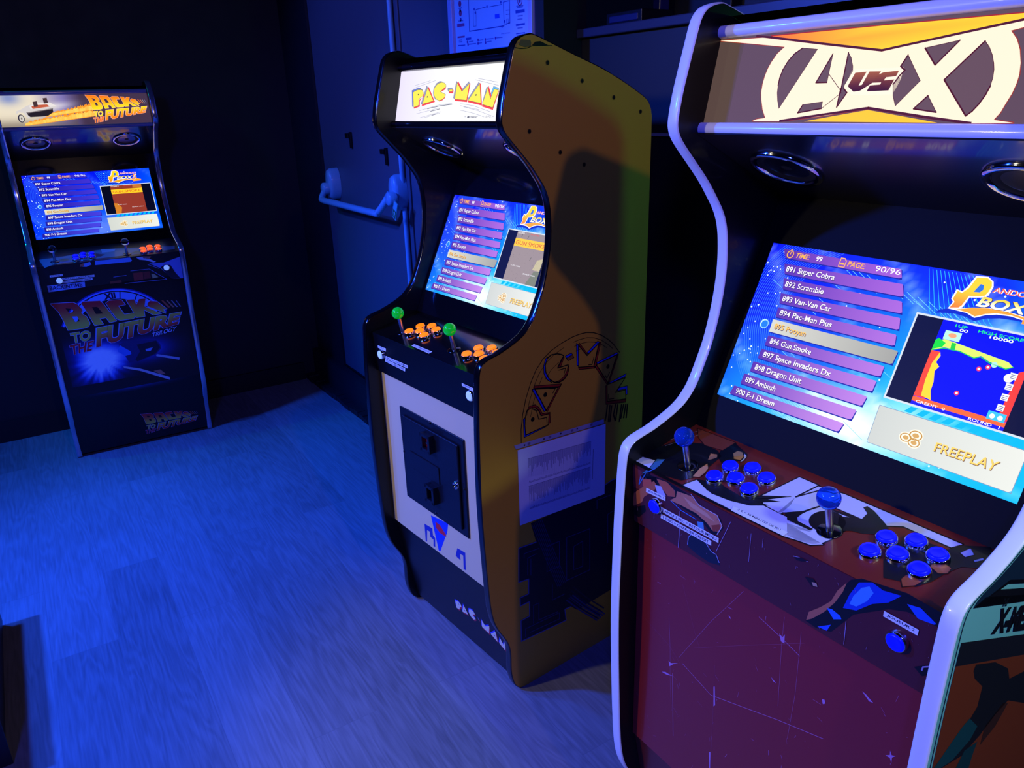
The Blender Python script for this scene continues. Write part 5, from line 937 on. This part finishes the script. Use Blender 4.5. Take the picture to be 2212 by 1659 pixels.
pl.text("PLAN D'EVACUATION", -2.54, 2.40, .022, (40, 70, 160), 2, .01, wid=.36)
mb = MB(); F = frame((0, 1.4475, 0), (0, 0, 1)); mb.box(-2.60, -2.115, 1.765, 2.46, 0, .006, mat('plan_backing', (210, 214, 222), .5), lambda p: F(p.x, p.y, p.z)); pl.put(mb, F, M_PAPER, .0066)
plan = mb.build('evacuation_plan'); tag(plan, 'framed evacuation floor plan hanging on the right door leaf behind the yellow arcade machine', 'notice')
M_ALU = mat('pale_anodised_frame', (196, 190, 214), 0.3, coat=.3)
mb = MB()
for a in ((-2.622, -2.594, 1.760, 2.47), (-2.120, -2.098, 1.760, 2.47), (-2.622, -2.098, 2.45, 2.472)): mb.box(a[0], a[1], a[2], a[3], 0.0, .018, M_ALU, lambda p: F(p.x, p.y, p.z))
mb.build('frame_profile', plan, .002)
mb = MB(); mb.box(-2.622, -2.098, 1.738, 1.766, 0, .020, mat('frame_tray', (90, 160, 200), .35, coat=.3), lambda p: F(p.x, p.y, p.z)); mb.build('frame_tray', plan, .003)

# shelf clutter above the partition: dark window frame, bar, small box
mb = MB(); mb.box(-2.02, -1.985, 1.84, 1.88, 1.80, 2.6, mat('blue_black_frame', (30, 34, 80), .3, coat=.5)); mb.box(-1.75, -1.71, 1.86, 1.9, 1.80, 2.6, M_BLACK); mb.box(-2.02, .6, 1.86, 1.9, 2.18, 2.22, M_BLACK)
struct('trim_3', mb, bevel=.004)
c = MB(); c.box(-1.955, -1.80, 1.60, 1.72, 1.801, 1.835, M_BLACK); c.box(-1.94, -1.815, 1.598, 1.602, 1.808, 1.826, mat('dark_blue_plastic', (20, 24, 70), .4))
tag(c.build('storage_case', None, .003), 'flat dark case lying on the ledge above the black partition', 'case')

# ------------------------------------------------------------------ the three arcade machines
ORANGE = mat('lit_orange_button', (255, 120, 10), .35, emis=(255, 118, 14), strength=1.35)
BLUE = mat('lit_blue_button', (10, 20, 255), .35, emis=(2, 6, 255), strength=1.1)
BLUE_OFF = mat('dim_blue_button', (10, 20, 255), .3, emis=(2, 6, 255), strength=.22)
RED = mat('lit_red_orange_button', (255, 70, 10), .35, emis=(255, 82, 20), strength=1.4)
WHITE_B = mat('lit_white_button', (220, 230, 250), .35, emis=(150, 190, 250), strength=.55)
BALL_B = mat('clear_blue_ball', (40, 110, 255), .0, trans=.8, ior=1.4)
BALL_G = mat('green_ball', (20, 230, 60), .05, trans=.35, ior=1.45, coat=1.0, emis=(10, 190, 40), strength=.28)  # faint glow added to keep the balls bright green under blue light
BALL_C = mat('clear_smoke_ball', (150, 160, 200), .02, trans=1.0, ior=1.45)
MARO = mat('maroon_laminate', (96, 26, 30), .4, coat=.2)
cream = mat('cream_laminate', (238, 212, 150), .4); yel = mat('yellow_laminate', (222, 160, 44), .45, coat=.1); teal = mat('pale_teal_print', (118, 196, 178), .4)
cabinet('AV', 'arcade_cabinet', (-0.6704, 0.9354, 0), 0.0196, 0.6135, 'white-edged arcade machine with an orange and cream lit sign and maroon front panel, blue buttons',
    dict(bt=False, bezel=M_MATT, side=teal, side_art=side_right(), edge=M_WHITE, trim=M_WHITE, marq=sign_right(), screen=screen_art(5, 'cliff'), deck_m=MARO, deck_art=deck_right(), apron_m=MARO, apron_art=apron_right(), door_m=MARO, door_art=door_right(),
         kick_m=MARO, cap1=BLUE, cap2=BLUE, start=BLUE, ball=BALL_B, stickers=stickers_right()))
mid = cabinet('PA', 'arcade_cabinet', (-1.8062, 0.9167, 0), 0.0936, 0.5894, 'black-edged arcade machine with yellow side panel, white lit sign, green joysticks and orange buttons',
    dict(bt=False, side=yel, side_art=side_middle(), edge=M_BEDGE, trim=M_BEDGE, marq=sign_middle(), screen=screen_art(6, 'grey', rnd=5), deck_m=M_GLOSS, apron_m=M_BLACK, door_m=cream, door_art=door_middle(),
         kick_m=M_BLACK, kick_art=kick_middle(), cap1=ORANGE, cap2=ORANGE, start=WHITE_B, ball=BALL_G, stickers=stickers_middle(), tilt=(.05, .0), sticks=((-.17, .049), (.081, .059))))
cabinet('BT', 'arcade_cabinet', (-4.0896, 0.3376, 0), 1.5488, 0.6422, 'chrome-edged arcade machine with a blue poster front and fiery car sign by left wall',
    dict(bt=True, side=M_BLACK, edge=M_CEDGE, trim=mat('blue_grey_trim', (120, 125, 170), .25, coat=.5), marq=sign_left(), screen=screen_art(6, 'brown', ks=1.04, v_shift=-.012, blue=.8, rnd=9), kscr=1.04, vscr=.825, deck_m=M_GLOSS, deck_art=deck_left(), apron_m=M_BLACK, apron_art=apron_left(),
         door_m=M_BLACK, door_art=front_left(), kick_m=M_BLACK, kick_art=kick_left(), cap1=BLUE_OFF, cap2=RED, start=WHITE_B, ball=BALL_C, dv=-.015, vsq=.9, sticks=((-.222, .06), (.076, .055)), stickers=stickers_left()))

# coin door of the yellow machine
def coin_door(root):
    Fo = pframe('AV', 'door'); M = mat('black_textured_steel', (14, 16, 24), .38, coat=.2, noise=(160, .05, .2))
    c = [(-.1663,.4298),(.1655,.4319),(.1633,.1310),(-.1686,.1280)]
    u0, u1 = (c[0][0] + c[3][0]) / 2, (c[1][0] + c[2][0]) / 2; v1, v0 = (c[0][1] + c[1][1]) / 2, (c[2][1] + c[3][1]) / 2
    T = lambda p: Fo(p.x, p.y, p.z)
    mb = MB(); mb.box(u0, u1, v0, v1, 0, .006, M, T); o = mb.build('coin_door', root, .0035, 3)
    a, b, e, d = u0 + .022, u1 - .022, v0 + .020, v1 - .022
    mb = MB(); mb.box(a, b, e, d, .006, .013, M, T); dp = mb.build('door_panel', o, .003, 3)
    q = [(-.1106,.3058),(.0492,.3078),(.0406,.2544),(-.1121,.2530)]; x0, x1 = (q[0][0] + q[3][0]) / 2, (q[1][0] + q[2][0]) / 2; y1, y0 = (q[0][1] + q[1][1]) / 2, (q[2][1] + q[3][1]) / 2
    mb = MB(); mb.box(x0, x1, y0, y1, .013, .0155, M, T); mb.build('label_plate', dp, .0015)
    for k, q in enumerate(([(-.0188,.3986),(.0341,.4016),(.0220,.3471),(-.0229,.3462)], [(-.0162,.2356),(.0355,.2441),(.0260,.1874),(-.0153,.1840)])):
        x0, x1 = (q[0][0] + q[3][0]) / 2, (q[1][0] + q[2][0]) / 2; y1, y0 = (q[0][1] + q[1][1]) / 2, (q[2][1] + q[3][1]) / 2; w_ = (x1 - x0) * .24; h_ = (y1 - y0) * .18
        mb = MB()
        for bx in ((x0, x1, y1 - h_, y1), (x0, x1, y0, y0 + h_), (x0, x0 + w_, y0, y1), (x1 - w_, x1, y0, y1)): mb.box(*bx, .012, .030, M, T)
        s = mb.build('coin_slot', dp, .0015)
        mb = MB(); mb.box(x0 + w_, x1 - w_, y0 + h_, y1 - h_, .012, .016, mat('slot_red', (150, 20, 14), .3, emis=(200, 16, 10), strength=.12) if k == 0 else M_BLACK, T); mb.build('slot_insert', s)
        if k == 0: mb = MB(); cc = Fo(x0 + w_ + .006, y0 + h_ + .012, .016); mb.lathe([(.004, 0), (.004, .003), (.0001, .005)], cc, Fo(0, 0, 1) - Fo(0, 0, 0), M_CHROME, 14); mb.build('slot_rivet', s)
    q = [(.1302,.2879)][0]; mb = MB(); cc = Fo(q[0], q[1], .013)
    ax = Fo(0, 0, 1) - Fo(0, 0, 0); mb.lathe([(.0125, 0), (.0125, .004), (.011, .007), (.006, .0075), (.0055, .005), (.0001, .005)], cc, ax, M_CHROME, 24); mb.build('key_lock', dp)
    for q in [(.0030,.4298),(-.1574,.2860),(.1589,.2846),(.0008,.1436)]:
        mb = MB(); mb.lathe([(.0042, 0), (.0042, .0025), (.0025, .004), (.0001, .0042)], Fo(q[0], q[1], .006), ax, M, 14); mb.build('door_bolt', o)
coin_door(mid)

# price list in a punched plastic pocket, taped to the yellow side
def sheet():
    a, K = Art(.00015), (70, 60, 110)
    TL, TR, BR, BL = [(.0189,.7580),(.3349,.7414),(.3341,.5199),(.0189,.5371)]
    a.poly([TL, TR, BR, BL], (226, 222, 236), 1)
    s4 = [(.0076,.7748),(.3270,.7581),(.3286,.7448),(.0138,.7621)]; a.poly(s4, (170, 160, 180), 1)
    for p in [(.0419,.7657),(.1076,.7636),(.1665,.7616),(.2264,.7586)]: a.disc(p, .0026, (40, 34, 50), 2)
    for p in [(.0565,.7660),(.1278,.7632),(.2077,.7587),(.2795,.7558)]: a.disc(p, .0052, (120, 100, 130), 2, .0036)
    rg = random.Random(8)
    for q in ([(.0517,.7238),(.2786,.7048),(.2769,.6369),(.0534,.6532)], [(.0524,.6428),(.2770,.6266),(.2765,.5590),(.0538,.5747)]):
        f = lambda x, y: tuple((1 - x) * y * q[0][k] + x * y * q[1][k] + x * (1 - y) * q[2][k] + (1 - x) * (1 - y) * q[3][k] for k in (0, 1))
        n = 74
        for k in range(n + 1):
            x = k / n; a.line([f(x, 0), f(x, 1)], .00035, (120, 112, 150), 2)
            if k < n:
                l = .25 + .5 * rg.random(); a.line([f(x + .5 / n, 1), f(x + .5 / n, 1 - l)], .0011, (96, 88, 128), 3); a.line([f(x + .5 / n, .03), f(x + .5 / n, .03 + .05 * rg.random())], .0012, K, 3)
        a.line([f(0, 1), f(1, 1)], .0009, K, 3); a.line([f(0, 0), f(1, 0)], .0009, K, 3)
    a.line([(.2872,.6776),(.2853,.5849)], .0014, (40, 34, 70), 3); a.line([s4[3], s4[2]], .0009, (60, 50, 90), 3)
    w2 = .5894 / 2; rt = Matrix.Translation((-1.8062, .9167, 0)) @ Matrix.Rotation(.0936, 4, 'Z')
    def F(u, v, n=0.0):
        return rt @ Vector((w2 + .0016 + n + .0035 * max(0.0, (.66 - v)) , u, v))
    mb = MB(); q = [TL, TR, BR, BL]
    mb.face([F(*p, 0) for p in q][::-1], mat('clear_pocket', (190, 180, 205), .25)); a.put(mb, F, M_PAPER, .0003)
    o = mb.build('price_list_sheet'); return tag(o, 'white printed table sheet in a punched plastic pocket taped to the yellow side panel', 'paper sheet')
sheet()

# dark cabinet corner in the left foreground
b = empty('floor_cabinet', (-2.40, -.66, 0), 0, 'low black cabinet on the floor in the left foreground, only its corner in view', 'cabinet')
quadbox('carcass', b, -.35, .35, -.36, .345, .012, .15, M_BLACK, .006)
quadbox('top_board', b, -.36, .36, -.37, .355, .15, .172, M_BLACK, .004)
quadbox('side_board', b, .350, .358, -.36, .358, .0, .15, mat('dark_edge_board', (28, 30, 34), .5), .002)
for sx in (-1, 1):
    for sy in (-1, 1): mb = MB(); mb.lathe([(.02, 0), (.022, .012)], (.31 * sx, .31 * sy, 0), (0, 0, 1), M_BLACK, 16); mb.build('foot', b)
